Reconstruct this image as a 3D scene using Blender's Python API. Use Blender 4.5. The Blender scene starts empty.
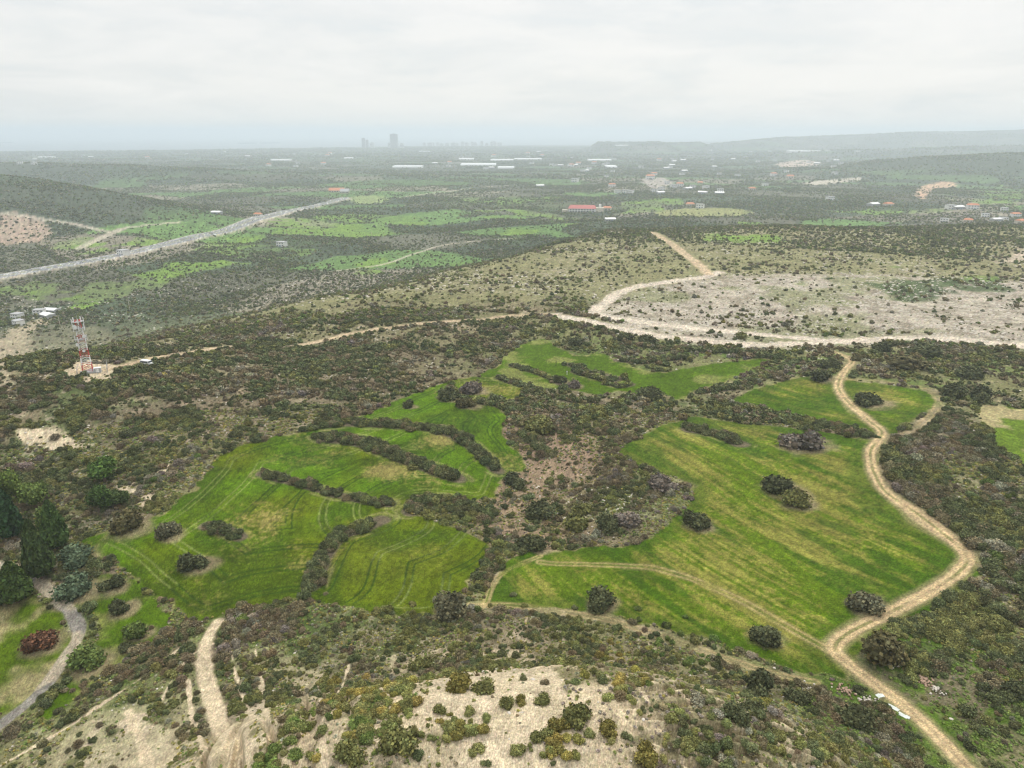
import bpy, math, random
import numpy as np
R = math.radians
random.seed(7)
rng = np.random.default_rng(11)
scene = bpy.context.scene
COL = scene.collection

# ---------------------------------------------------------------- camera
F_PX, PITCH, CAM_Z = 705.0, R(19.67), 100.0
cam_d = bpy.data.cameras.new('camera')
cam = bpy.data.objects.new('camera', cam_d); COL.objects.link(cam)
cam.location = (0, 0, CAM_Z); cam.rotation_euler = (R(90) - PITCH, 0, 0)
cam_d.sensor_width = 36; cam_d.lens = 36 * F_PX / 1024
cam_d.clip_start = 1; cam_d.clip_end = 200000
scene.camera = cam
# ---------------------------------------------------------------- world
SUN_EL, SUN_AZ = 52, 18          # the sun stands ahead of the camera, over the sea
world = bpy.data.worlds.new('World'); scene.world = world; world.use_nodes = True
wt = world.node_tree; wt.nodes.clear()
def N(t, kind, **kw):
    n = t.nodes.new(kind)
    for k, v in kw.items():
        if k == 'inp':
            for a, b in v.items(): n.inputs[a].default_value = b
        else: setattr(n, k, v)
    return n
def ramp(t, stops):
    n = t.nodes.new('ShaderNodeValToRGB'); e = n.color_ramp.elements
    while len(e) < len(stops): e.new(0.5)
    for i, (p, c) in enumerate(stops): e[i].position = p; e[i].color = (*c, 1)
    return n
out = N(wt, 'ShaderNodeOutputWorld'); bg = N(wt, 'ShaderNodeBackground')
sky = N(wt, 'ShaderNodeTexSky', sky_type='NISHITA', sun_disc=False, sun_elevation=R(SUN_EL), sun_rotation=R(SUN_AZ), altitude=100, dust_density=3)
tc = N(wt, 'ShaderNodeTexCoord'); L = wt.links.new
sep = N(wt, 'ShaderNodeSeparateXYZ'); L(tc.outputs['Generated'], sep.inputs[0])
# clouds live on a flat deck overhead: direction divided by its height
zz = N(wt, 'ShaderNodeMath', operation='ADD', inp={1: 0.10}); L(sep.outputs[2], zz.inputs[0])
zm = N(wt, 'ShaderNodeMath', operation='MAXIMUM', inp={1: 0.03}); L(zz.outputs[0], zm.inputs[0])
dx = N(wt, 'ShaderNodeMath', operation='DIVIDE'); L(sep.outputs[0], dx.inputs[0]); L(zm.outputs[0], dx.inputs[1])
dy = N(wt, 'ShaderNodeMath', operation='DIVIDE'); L(sep.outputs[1], dy.inputs[0]); L(zm.outputs[0], dy.inputs[1])
cb = N(wt, 'ShaderNodeCombineXYZ'); L(dx.outputs[0], cb.inputs[0]); L(dy.outputs[0], cb.inputs[1])
n1 = N(wt, 'ShaderNodeTexNoise', inp={'Scale': 0.55, 'Detail': 7, 'Roughness': 0.55, 'Distortion': 0.5}); L(cb.outputs[0], n1.inputs['Vector'])
rp = ramp(wt, [(0.30, (0.74, 0.785, 0.80)), (0.5, (0.83, 0.84, 0.832)), (0.68, (0.93, 0.92, 0.90))]); L(n1.outputs[0], rp.inputs[0])
# a low bank of cumulus tops over the land
mpn = N(wt, 'ShaderNodeMapping', inp={'Scale': (5, 5, 17), 'Location': (0.3, 0, 0)}); L(tc.outputs['Generated'], mpn.inputs[0])
n2 = N(wt, 'ShaderNodeTexNoise', inp={'Scale': 1.3, 'Detail': 8, 'Roughness': 0.55}); L(mpn.outputs[0], n2.inputs['Vector'])
rp2 = ramp(wt, [(0.44, (0, 0, 0)), (0.60, (1, 1, 1))]); L(n2.outputs[0], rp2.inputs[0])
mxc = N(wt, 'ShaderNodeMixRGB', blend_type='MIX', inp={2: (0.92, 0.91, 0.885, 1)}); L(rp.outputs[0], mxc.inputs[1])
fm = N(wt, 'ShaderNodeMath', operation='MULTIPLY', inp={1: 0.75}); L(rp2.outputs[0], fm.inputs[0]); L(fm.outputs[0], mxc.inputs[0])
# the clear-sky part at strength 0.1 under a thick veil of cloud
sk = N(wt, 'ShaderNodeMixRGB', blend_type='MULTIPLY', inp={0: 1, 2: (0.1, 0.1, 0.1, 1)}); L(sky.outputs[0], sk.inputs[1])
mx = N(wt, 'ShaderNodeMixRGB', inp={0: 0.90}); L(sk.outputs[0], mx.inputs[1]); L(mxc.outputs[0], mx.inputs[2])
# an overcast vault is brightest overhead
zr = N(wt, 'ShaderNodeMapRange', interpolation_type='SMOOTHSTEP', inp={1: 0.36, 2: 0.95, 3: 1.0, 4: 2.15}); L(sep.outputs[2], zr.inputs[0])
zv = N(wt, 'ShaderNodeVectorMath', operation='MULTIPLY'); L(mx.outputs[0], zv.inputs[0]); L(zr.outputs[0], zv.inputs[1])
L(zv.outputs[0], bg.inputs[0]); bg.inputs[1].default_value = 1.07; L(bg.outputs[0], out.inputs[0])
# ---------------------------------------------------------------- sun
sl = bpy.data.lights.new('sun', 'SUN'); sun = bpy.data.objects.new('sun', sl); COL.objects.link(sun)
sl.energy = 1.5; sl.angle = R(10); sl.color = (1, 0.95, 0.86)
sun.rotation_euler = (R(90 - SUN_EL), 0, R(180 - SUN_AZ))
vs = scene.view_settings; vs.view_transform = 'Standard'; vs.look = 'None'; vs.exposure = 0.0; vs.gamma = 1; vs.use_curve_mapping = False
cy = scene.cycles; cy.use_denoising = True; cy.denoising_prefilter = 'ACCURATE'; cy.pixel_filter_type = 'BLACKMAN_HARRIS'; cy.filter_width = 1.25; cy.max_bounces = 8; cy.diffuse_bounces = 2; cy.glossy_bounces = 1
cy.transmission_bounces = 2; cy.transparent_max_bounces = 6; cy.volume_bounces = 6; cy.sample_clamp_indirect = 8; cy.caustics_reflective = False; cy.caustics_refractive = False

# ================================================================ numeric tools
def hsh(ix, iy, s):
    h = (ix.astype(np.int64) * 374761393 + iy.astype(np.int64) * 668265263 + s * 1442695041) & 0xffffffff
    h = ((h ^ (h >> 13)) * 1274126177) & 0xffffffff
    h = ((h ^ (h >> 16)) * 2246822519) & 0xffffffff
    return ((h ^ (h >> 15)) & 0xffffff) / float(0xffffff)
def vn(x, y, s):
    ix = np.floor(x); iy = np.floor(y); fx = x - ix; fy = y - iy
    fx = fx * fx * (3 - 2 * fx); fy = fy * fy * (3 - 2 * fy)
    a = hsh(ix, iy, s); b = hsh(ix + 1, iy, s); c = hsh(ix, iy + 1, s); d = hsh(ix + 1, iy + 1, s)
    return (a + (b - a) * fx) * (1 - fy) + (c + (d - c) * fx) * fy
def fbm(x, y, scale, o, s):
    t = 0; a = 1; n = 0; x = x / scale; y = y / scale
    for i in range(o):
        t = t + a * vn(x, y, s + i * 17); n += a; a *= 0.5
        x, y = x * 1.63 + y * 1.17 + 5.3, y * 1.63 - x * 1.17 + 1.7
    return t / n
def ss(a, b, x):
    t = np.clip((x - a) / (b - a), 0, 1); return t * t * (3 - 2 * t)
def bump(x, y, cx_, cy_, rx, ry, rot=0, p=2):
    c, s = math.cos(rot), math.sin(rot); u = ((x - cx_) * c + (y - cy_) * s) / rx; v = (-(x - cx_) * s + (y - cy_) * c) / ry
    return np.exp(-(u * u + v * v) ** (p / 2))

# ================================================================ the land's height
KX, KY = -2.0, 70.0
def gully(x, y):
    """0 along the run of an erosion gully: radial round the crown, straight down the west shoulder"""
    ang = np.arctan2(y - KY, x - KX); rr = np.hypot(x - KX, y - KY); w = ss(-12, -24, x)
    a_ = np.abs(fbm(ang * 26 + 0.04 * rr, rr * 0.06, 1.0, 3, 31) - 0.5) * 2
    b_ = np.abs(fbm(x + .35 * y + 2 * vn(y / 6, x / 6, 33), y * .10, 3.6, 3, 34) - 0.5) * 2
    return a_ * (1 - w) + b_ * w
def knoll(x, y):
    r_ = 27 * bump(x, y, 6, 71, 46, 30, 0, 2.6) + 11 * bump(x, y, -36, 66, 24, 30, 0.5, 2.4) + 7 * bump(x, y, 45, 62, 30, 24, -0.5)
    return r_ * (0.25 + 0.75 * ss(15, 62, y))
def coast_y(x):
    return 7000 + 3400 * ss(-5500, 600, x) + 900 * ss(600, 3000, x)
def height(x, y):
    x = np.asarray(x, float); y = np.asarray(y, float)
    r = np.hypot(x, y); az = np.degrees(np.arctan2(x, np.maximum(y, 1e-3)))
    E = np.interp(az, [-60, -36, -20, -10, 0, 8, 20, 60], [320, 325, 370, 430, 520, 760, 800, 800])
    W = np.interp(az, [-60, -30, -10, 0, 10, 60], [300, 330, 420, 500, 450, 500])
    z = -60 * ss(0, 1, (r - E) / W) - 16 * ss(1500, 7000, r)
    far = ss(700, 1600, r)
    z += far * (fbm(x, y, 900, 3, 5) - 0.5) * 22 * (1 - 0.7 * ss(4000, 8000, r)) + ss(400, 900, r) * (fbm(x, y, 160, 3, 8) - 0.5) * 9 * (1 - ss(3000, 6000, r))
    # the fields roll a little; the gully between them sinks
    z += (fbm(x, y, 90, 2, 21) - 0.5) * 7 * ss(90, 160, r) * (1 - ss(500, 800, r))
    z -= 5.5 * bump(x, y, 8, 205, 24, 55, 0.08)
    z += 9 * bump(x, y, -165, 250, 90, 60, 0.3) + 6 * bump(x, y, -195, 275, 40, 40)
    z += 4 * bump(x, y, 150, 170, 60, 90, 0.2)
    z -= 8 * bump(x, y, -110, 100, 42, 60, 0.3)
    z += knoll(x, y)
    # erosion gullies that run down the flanks of the knoll
    kn = ss(3, 12, knoll(x, y)); rr = np.hypot(x - KX, y - KY); g = gully(x, y)
    z -= kn * ss(12, 34, rr) * (1 - ss(0, 0.32, g)) * 2.6
    z += (fbm(x, y, 9, 4, 41) - 0.5) * (0.7 + 1.0 * kn) * (1 - ss(500, 900, r))
    # hills
    z += 78 * bump(x, y, -1130, 1480, 480, 230, -0.32, 2.4) * (1 + 0.25 * (fbm(x, y, 220, 3, 55) - 0.5))
    z += 58 * bump(x, y, -1900, 2750, 900, 300, 0.05, 2.2)
    z += 55 * bump(x, y, -2100, 950, 700, 250, 0.5)
    z += 92 * bump(x, y, 2350, 3100, 950, 480, 0.12, 2.4) * (1 + 0.35 * (fbm(x, y, 400, 3, 57) - 0.5))
    z += 26 * bump(x, y, 620, 900, 170, 110, 0.2) + 30 * bump(x, y, 860, 1080, 200, 120, 0.1)
    z += 18 * bump(x, y, 330, 1250, 260, 130, 0.1)
    # table hills near the coast and the long ridge on the horizon
    mesa = lambda cx_, w, yy, d: ss(-w - 90, -w + 40, x - cx_) * (1 - ss(w - 60, w + 90, x - cx_)) * bump(x, y, cx_, yy, 1e5, d)
    z += np.maximum(92 * mesa(1120, 330, 7000, 600), np.maximum(80 * mesa(1640, 260, 7300, 500), 62 * bump(x, y, 2300, 7600, 600, 500)))
    z += (np.interp(x, [1500, 2400, 3000, 4200, 5800, 8000], [0, 50, 122, 165, 212, 235]) + 20 * (fbm(x, y, 500, 3, 61) - 0.5)) * bump(x, y, 4000, 8300, 1e6, 900) * ss(1500, 2600, x)
    z += np.interp(x, [1500, 2300, 4000, 6000], [0, 40, 85, 120]) * bump(x, y, 3000, 5600, 1e6, 600)
    z -= ss(0, 400, y - coast_y(x)) * 130 * (1 - ss(2500, 3500, x))
    return z

CP, SP = math.cos(PITCH), math.sin(PITCH)
def unproject(pts):
    """points read off the photograph -> the place on the land they show"""
    p = np.asarray(pts, float).reshape(-1, 2)
    rx = (p[:, 0] - 512) / F_PX; up = (384 - p[:, 1]) / F_PX
    d = np.stack([rx, CP + SP * up, -SP + CP * up], 1)
    t = np.geomspace(35, 16000, 2600)[None, :]
    X = d[:, :1] * t; Y = d[:, 1:2] * t; Z = CAM_Z + d[:, 2:] * t
    below = Z < height(X, Y)
    i = np.where(below.any(1), below.argmax(1), t.shape[1] - 1)
    k = np.arange(len(p)); i = np.maximum(i, 1)
    t0 = t[0, i - 1]; t1 = t[0, i]
    for _ in range(12):
        tm = (t0 + t1) / 2; b = CAM_Z + d[:, 2] * tm < height(d[:, 0] * tm, d[:, 1] * tm)
        t1 = np.where(b, tm, t1); t0 = np.where(b, t0, tm)
    return np.stack([d[:, 0] * t1, d[:, 1] * t1], 1)
def project(x, y, z):
    dz = z - CAM_Z; dep = y * CP - dz * SP; u = y * SP + dz * CP
    return 512 + F_PX * x / dep, 384 - F_PX * u / dep, dep
def smooth_line(P, n=6, closed=False):
    P = np.asarray(P, float); o = []; m = len(P)
    for i in range(m if closed else m - 1):
        g = (lambda j: P[j % m]) if closed else (lambda j: P[min(max(j, 0), m - 1)])
        a, b, c, d = g(i - 1), g(i), g(i + 1), g(i + 2)
        for k in range(n):
            t = k / n
            o.append(0.5 * ((2 * b) + (c - a) * t + (2 * a - 5 * b + 4 * c - d) * t * t + (3 * b - a - 3 * c + d) * t ** 3))
    if not closed: o.append(P[-1])
    return np.array(o)
def line_dist(x, y, P, reach=1e9, closed=False):
    """distance to a polyline and the arc length at the nearest spot"""
    D = np.full(x.shape, 1e9); S = np.zeros(x.shape)
    m = (x > P[:, 0].min() - reach) & (x < P[:, 0].max() + reach) & (y > P[:, 1].min() - reach) & (y < P[:, 1].max() + reach)
    xx, yy = x[m], y[m]
    if xx.size == 0: return D, S
    dm = np.full(xx.shape, 1e9); sm = np.zeros(xx.shape); acc = 0
    Q = np.vstack([P, P[:1]]) if closed else P
    for a, b in zip(Q[:-1], Q[1:]):
        v = b - a; l2 = max(v @ v, 1e-9); l = math.sqrt(l2)
        t = np.clip(((xx - a[0]) * v[0] + (yy - a[1]) * v[1]) / l2, 0, 1)
        d = np.hypot(xx - a[0] - t * v[0], yy - a[1] - t * v[1]); k = d < dm
        dm = np.where(k, d, dm); sm = np.where(k, acc + t * l, sm); acc += l
    D[m] = dm; S[m] = sm; return D, S
def inside(x, y, P):
    r = np.zeros(x.shape, bool)
    m = (x > P[:, 0].min()) & (x < P[:, 0].max()) & (y > P[:, 1].min()) & (y < P[:, 1].max())
    xx, yy = x[m], y[m]; c = np.zeros(xx.shape, bool)
    for a, b in zip(P, np.roll(P, -1, 0)):
        if a[1] == b[1]: continue
        c ^= ((a[1] > yy) != (b[1] > yy)) & (xx < (b[0] - a[0]) * (yy - a[1]) / (b[1] - a[1]) + a[0])
    r[m] = c; return r
def signed(x, y, P, reach=30):
    """distance inside (positive) or outside (negative) of a closed outline"""
    d, _ = line_dist(x, y, P, reach, True); return np.where(inside(x, y, P), d, -d)
def area(pts, n=4): return smooth_line(unproject(pts), n, True)
def line(pts, n=6): return smooth_line(unproject(pts), n)

# ================================================================ what lies where (read off the photograph)
FIELDS = dict(
 west=area([(82,540),(150,520),(185,495),(212,470),(222,456),(262,440),(310,430),(345,420),(380,408),(410,395),(450,380),(490,376),(524,380),(520,396),(500,405),(510,420),(502,432),(514,448),(527,470),(505,478),(500,487),(490,500),(455,500),(420,498),(405,510),(440,522),(470,535),(490,548),(482,570),(470,590),(442,614),(402,618),(360,612),(320,604),(300,600),(255,606),(202,620),(178,614),(155,596),(122,568)]),
 north=area([(492,368),(505,356),(522,345),(545,339),(560,349),(580,356),(600,353),(622,361),(655,372),(700,366),(745,359),(768,360),(750,372),(725,384),(700,392),(680,401),(640,396),(620,391),(600,395),(570,390),(540,389),(512,381),(480,377)]),
 upper=area([(765,386),(742,395),(735,403),(790,415),(850,428),(875,432),(858,418),(838,400),(834,380),(800,376)]),
 loop=area([(848,382),(890,385),(928,392),(934,405),(915,420),(890,430),(872,418),(852,402)]),
 east=area([(617,455),(625,445),(650,430),(690,416),(730,422),(790,428),(860,438),(872,444),(864,460),(866,480),(885,505),(930,535),(952,555),(950,572),(922,596),(878,616),(843,633),(828,650),(820,672),(800,676),(760,662),(700,640),(640,625),(590,610),(540,608),(490,606),(478,602),(495,580),(505,560),(540,550),(580,548),(620,545),(650,535),(680,510),(692,492),(680,480),(650,470)]),
 far_east=area([(975,405),(1024,408),(1100,412),(1100,520),(1024,468),(1000,450),(985,430)]),
 lawn=area([(-90,600),(0,588),(38,596),(58,612),(72,635),(60,662),(30,695),(-4,722),(-90,760)]),
 meadow=area([(62,588),(105,575),(130,580),(160,604),(176,618),(150,645),(110,668),(80,694),(36,724),(62,690),(90,650),(92,622),(76,604)]),
)
TRACKS = [  # (line, half width, kind)
 (line([(1000,800),(985,785),(960,760),(935,733),(900,702),(870,680),(845,661),(835,647),(850,632),(885,615),(930,592),(960,571),(967,555),(945,535),(915,512),(886,492),(873,470),(871,450),(882,433),(868,420),(848,402),(838,385),(845,370),(852,360),(832,351)]), 1.65, 'rut'),
 (line([(838,655),(800,634),(760,611),(720,591),(680,575),(630,566),(540,562)]), 1.3, 'faint'),
 (line([(555,315),(580,320),(610,326),(650,335),(700,340),(760,345),(820,343),(900,338),(1024,346),(1100,350)]), 4.2, 'white'),
 (line([(720,272),(705,277),(660,283),(625,290),(605,303),(598,314),(640,322),(720,331),(800,338),(900,338)]), 4.0, 'white'),
 (line([(555,315),(520,315),(480,320),(430,323),(395,327),(345,335),(290,347)]), 2.6, 'sand'),
 (line([(650,232),(670,243),(690,258),(708,274)]), 4.5, 'sand'),
 (line([(76,372),(110,369),(140,362),(185,353),(225,347)]), 2.6, 'sand'),
 (line([(-30,752),(0,726),(22,708),(46,685),(66,656),(79,632),(70,612),(50,592),(32,578),(0,566),(-40,555)]), 1.5, 'path'),
 (line([(218,622),(207,640),(204,665),(212,700),(228,735),(244,775)], 8), 1.7, 'bare'),
(line([(205,632),(180,648),(150,672),(105,702),(60,732),(0,766)]), 0.35, 'bare'),
 (line([(222,640),(192,655),(172,680),(162,700)]), 0.45, 'bare'),
 (line([(188,680),(192,715),(205,750),(212,775)]), 0.5, 'bare'),
 (line([(128,712),(142,742),(158,785)]), 1.1, 'bare'),
 (line([(640,688),(655,712),(668,735),(690,772)]), 0.22, 'bare'),
 (line([(672,690),(690,705),(712,735),(722,772)]), 0.2, 'bare'),
 (line([(598,680),(612,700),(625,722)]), 0.3, 'bare'),
 (line([(735,700),(742,735),(730,765)]), 0.25, 'bare'),
 (line([(255,650),(262,690),(270,735)]), 0.4, 'bare'),
 (line([(300,690),(318,720),(325,765)]), 0.35, 'bare'),
 (line([(350,660),(340,690),(322,712)]), 0.3, 'bare'),
 (line([(232,655),(240,690),(262,720)]), 0.35, 'bare'),
 (line([(848,379),(890,382),(930,391),(938,405),(922,424),(900,436)]), 1.5, 'faint'),
 (line([(455,606),(520,606),(600,618),(680,643),(760,670),(815,682)]), 1.2, 'faint'),
 (line([(485,605),(500,575),(540,556)]), 0.9, 'faint'),
]
MOTORWAY = line([(-140,308),(0,279),(60,268),(130,255),(190,240),(240,227),(285,213),(322,205),(345,199)])
FAR_ROADS = [(line([(330,272),(380,265),(420,252),(450,244),(520,238)]), 3.5), (line([(0,213),(60,222),(110,232),(125,228),(180,222)]), 7),
             (line([(80,248),(105,236),(122,229)]), 9), (line([(400,198),(460,190),(540,185)]), 8)]
HEDGE_SCALE = 1.25
HEDGES = [  # (line, half width)
 (line([(322,425),(360,424),(420,427),(452,434),(476,450),(497,470)]), 2.2),
 (line([(322,437),(360,442),(385,450),(410,461),(435,470),(457,478)]), 2.6),
 (line([(262,474),(300,484),(335,494),(362,500),(390,504)]), 1.5),
 (line([(382,520),(365,527),(340,536),(325,555),(312,585)]), 2.0),
 (line([(410,512),(432,500),(465,506),(490,520)]), 2.2),
 (line([(494,568),(478,580)]), 1.3),
 (line([(690,430),(715,434),(740,444)]), 2.6),
 (line([(735,408),(780,415),(820,425),(872,437)]), 2.0),
 (line([(700,392),(740,385),(775,372),(800,362)]), 2.0),
 (line([(494,398),(510,410),(525,430),(545,455)]), 2.0),
 (line([(450,386),(462,398),(490,404),(520,410)]), 1.6),
 (line([(500,378),(530,388),(570,400),(600,402)]), 1.8),
 (line([(512,366),(540,374),(560,384)]), 1.4),
 (line([(205,526),(225,530),(240,537)]), 1.5),
 (line([(575,372),(605,380),(622,378)]), 1.8),
 (line([(568,364),(585,371),(606,375)]), 1.6),
 (line([(604,384),(622,387),(632,384)]), 1.2),
 (line([(618,360),(640,362),(660,360),(690,358)]), 2.0),
 (line([(640,345),(680,350),(730,352),(775,358)]), 2.4),
]
HEDGES = [(p, w * HEDGE_SCALE) for p, w in HEDGES]
BARE = [area(p) for p in (
 [(430,694),(470,672),(520,668),(575,690),(585,715),(580,768),(560,830),(470,830),(430,800),(450,765),(455,730)],
 [(105,712),(135,708),(152,735),(165,768),(175,810),(110,810),(118,765),(112,735)],
 [(75,742),(95,718),(112,730),(108,768),(90,800),(78,770)],
 [(245,738),(262,730),(258,700),(240,690),(232,712)],
 [(20,430),(50,432),(80,445),(60,449),(30,442)],
 [(120,488),(150,490),(160,499),(140,502)], [(163,463),(180,462),(172,471),(160,472)],
 [(62,378),(72,366),(95,362),(118,366),(112,376),(85,381)])]
PLOT = area([(322,592),(345,548),(385,528),(402,508),(470,535),(490,548),(482,575),(445,606),(325,602)])
SEMI = [area(p) for p in ([(140,668),(200,640),(200,700),(215,790),(180,790),(165,712)], [(235,650),(300,655),(335,690),(325,790),(262,790),(240,700)], [(30,742),(90,702),(130,690),(110,712),(72,742),(60,790),(0,790)], [(385,672),(440,650),(520,652),(600,676),(610,700),(570,680),(470,664),(425,690),(420,770),(385,770)], [(600,690),(650,700),(700,760),(640,790),(590,760)])]
QUARRY = area([(603,308),(640,291),(700,279),(800,274),(900,276),(1024,282),(1110,295),(1110,350),(1024,346),(900,341),(760,347),(640,333)])
FAR_BARE = [(area(p), c) for p, c in (
 ([(0,216),(30,216),(50,228),(42,240),(0,244)], (.36,.27,.20)), ([(916,190),(930,184),(953,182),(954,187),(932,190),(926,198),(918,196)], (.50,.34,.22)),
 ([(775,164),(800,160),(822,163),(800,167)], (.46,.36,.28)), ([(655,212),(720,208),(750,212),(700,217)], (.24,.25,.09)),
 ([(808,182),(850,178),(862,180),(820,185)], (.45,.40,.32)), ([(640,180),(665,178),(672,185),(650,187)], (.34,.30,.26)),
 ([(-20,352),(0,338),(22,325),(44,318),(48,324),(30,338),(20,360),(-20,385)], (.32,.27,.18)),
 ([(350,197),(380,196),(388,201),(360,204)], (.22,.27,.10)), ([(1000,262),(1024,247),(1060,240),(1060,255),(1024,262)], (.42,.35,.26)))]
DARK_GREEN = [area(p) for p in ([(880,282),(945,280),(952,290),(940,301),(890,297)], [(960,278),(1005,277),(1008,289),(965,290)])]
FAR_GREEN = [area(p) for p in (
 [(0,292),(45,285),(100,283),(175,281),(140,290),(80,299),(20,301)], [(110,277),(150,270),(200,262),(240,262),(215,270),(160,276)],
 [(180,252),(230,240),(290,222),(330,214),(400,216),(410,228),(370,240),(320,250),(260,262),(210,262)],
 [(350,270),(372,262),(412,259),(415,266),(380,272)], [(420,200),(470,196),(500,200),(480,207),(430,208)], [(480,198),(560,196),(575,206),(560,220),(520,230),(500,220)],
 [(615,196),(680,197),(690,206),(640,212),(612,210)], [(880,282),(945,280),(955,290),(940,301),(890,297)], [(960,278),(1005,277),(1008,289),(965,290)],
 [(690,228),(740,222),(750,235),(700,240)], [(850,210),(930,208),(940,216),(870,220)], [(480,236),(540,230),(560,236),(500,243)],
 [(78,244),(110,238),(170,246),(130,253),(90,256)], [(955,196),(1024,186),(1024,204),(965,206)])]

# big lone bushes and clumps seen one by one: (foot in the photograph, width, tint, flatness, label)
HAND = [
 (598,606,34,'dark',1,'round grey-green bush alone near the lower hem of the big striped field',),
 (695,526,28,'dark',1,'lone round bush beside the bend where the scrub juts into the big striped field'),
 (779,489,33,'dark',1,'upper bush of the touching pair in the middle of the big striped field'),
 (795,504,30,'olive',1,'lower bush of the touching pair in the middle of the big striped field'),
 (799,447,40,'mauve',1,'wide bush on bare soil just below the hedge crossing the big striped field'),
 (865,607,36,'grey',1,'round bush in a dark green hollow close to the sharp bend of the dirt track'),
 (764,640,32,'dark',1,'bush at the end of the faint wheel ruts near the track junction'),
 (884,660,50,'brown',1,'large brown-green thicket bush inside the elbow of the track junction'),
 (868,404,28,'dark',.8,'lone low bush inside the small loop field by the winding track'),
 (450,612,38,'grey',1,'big round grey bush at the bottom corner of the two green fields'),
 (194,566,28,'dark',1,'dark green bush alone on the open green of the lower terraced field'),
 (168,534,22,'grey',1.35,'tall narrow grey bush at the west margin of the terraced field'),
 (126,528,32,'brown',1.1,'golden brown bush where the scrub meets the terraced field'),
 (408,407,13,'dark',1.1,'tiny dark bush alone on the top terrace'),
 (470,391,26,'mauve',.9,'reddish brown bush at the top edge of the upper terrace'),
 (447,398,22,'dark',.9,'dark bush at the upper end of the short row on the upper terrace'),
 (466,406,20,'brown',.9,'brown bush at the lower end of the short row on the upper terrace'),
 (42,644,32,'red',1,'rust red shrub on the lawn beside the pale path'),
 (88,664,36,'green',.9,'glossy green shrub with pale flecks beside the pale path'),
 (137,635,26,'green',1.1,'round green shrub on the meadow above the bare gullies'),
 (121,610,22,'dark',1.1,'small dark shrub on the meadow near the hedge of herbs'),
 (126,650,15,'dark',1,'little dark shrub at the foot of the slope below the meadow'),
 (111,587,24,'dark',1,'dark shrub on the upper margin of the meadow'),
 (76,592,36,'greygreen',1,'pale grey-green shrub beside the conifers'),
 (75,562,34,'greygreen',.9,'blue-green spreading shrub behind the conifers'),
 (560,382,13,'dark',1,'small dark bush on the strip of grass above the gully'),
 (573,387,15,'mauve',1,'small brown bush on the strip of grass above the gully'),
 (855,724,38,'dark',.9,'dark thorny bush left of the white boards'),
 (757,694,42,'dark',1,'largest dark bush on the slope below the striped field'),
 (796,701,24,'dark',1,'dark bush next to the pale stones below the striped field'),
 (736,719,28,'dark',1,'dark round bush low on the eroded slope'),
 (752,712,24,'dark',1,'small dark bush between two bigger ones on the eroded slope'),
 (1012,692,30,'dark',1,'dark bush at the frame edge above the green herbs'),
 (953,396,25,'dark',1,'round dark bush right of the loop field'),
 (980,400,28,'dark',1,'wide dark bush beside the far pale field'),
 (970,377,32,'dark',.8,'dark bush above the far pale field'),
 (921,355,34,'dark',.7,'low wide dark bush under the white road'),
 (907,368,42,'brown',.6,'long low brown bush between the white road and the loop field'),
 (880,350,22,'dark',.9,'dark bush just under the white road near the top of the track'),
 (830,368,22,'dark',.8,'dark bush left of the top bend of the winding track'),
 (822,378,26,'dark',.8,'dark bush touching the hedge at the top of the field'),
 (858,360,16,'brown',.8,'small brown bush right of the top bend of the winding track'),
 (607,530,30,'dark',1,'big dark bush in the gully above the tip of the striped field'),
 (575,527,30,'olive',1,'big olive bush in the gully beside the white stones'),
 (532,546,34,'dark',.8,'dark spreading bush at the lowest end of the gully'),
 (540,515,34,'dark',.8,'dark bush in the middle of the gully left of the white stones'),
 (515,485,26,'dark',.9,'dark bush in the gully next to the sharp end of the terraces'),
 (537,428,34,'olive',.8,'olive bush in the upper gully beside the narrow grass wedge'),
 (625,523,30,'mauve',.8,'mauve brown bush in the gully near the striped field'),
 (583,512,20,'olive',.9,'small olive bush right above the white stones'),
 (665,487,36,'mauve',.7,'mauve spreading bush on the scrub spur jutting into the striped field'),
 (650,398,28,'dark',.8,'dark bush at the head of the gully under the upper grass'),
 (575,345,22,'dark',.8,'dark bush on the slope under the white road'),
 (646,343,20,'dark',1,'dark green bush touching the white road on its lower side'),
 (742,338,14,'olive',.9,'small bush on the verge between the two white roads'),
 (625,340,16,'dark',.9,'dark bush under the fork of the white roads'),
 (457,686,30,'gold',1,'golden green bush on the bright bare crown of the knoll'),
 (507,705,16,'olive',1,'small tuft alone in the bare sand of the knoll'),
 (521,703,14,'gold',1,'small golden tuft in the bare sand of the knoll'),
 (543,702,16,'olive',1,'small olive tuft near the edge of the bare sand'),
 (440,712,14,'olive',1,'small dark tuft at the upper edge of the bare sand'),
 (421,668,26,'olive',.9,'olive bush above the bare crown of the knoll'),
 (578,722,34,'olive',1,'olive bush at the lower margin of the bare sand'),
 (484,690,26,'olive',.7,'low green bush on the top rim of the bare sand'),
 (560,728,24,'gold',1,'yellow-green bush on the lower rim of the bare sand'),
 (400,745,40,'olive',1,'broad olive bush on the front of the knoll'),
 (350,760,36,'olive',1,'broad olive bush at the very front of the knoll'),
 (645,760,30,'gold',1,'golden green bush at the foot of the mauve slope'),
 (610,732,22,'gold',1,'golden tuft in the mauve scrub of the knoll'),
]
HAND = [h for h in HAND if h[2] > 0]
HANDXY = unproject([(h[0], h[1]) for h in HAND])
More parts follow.
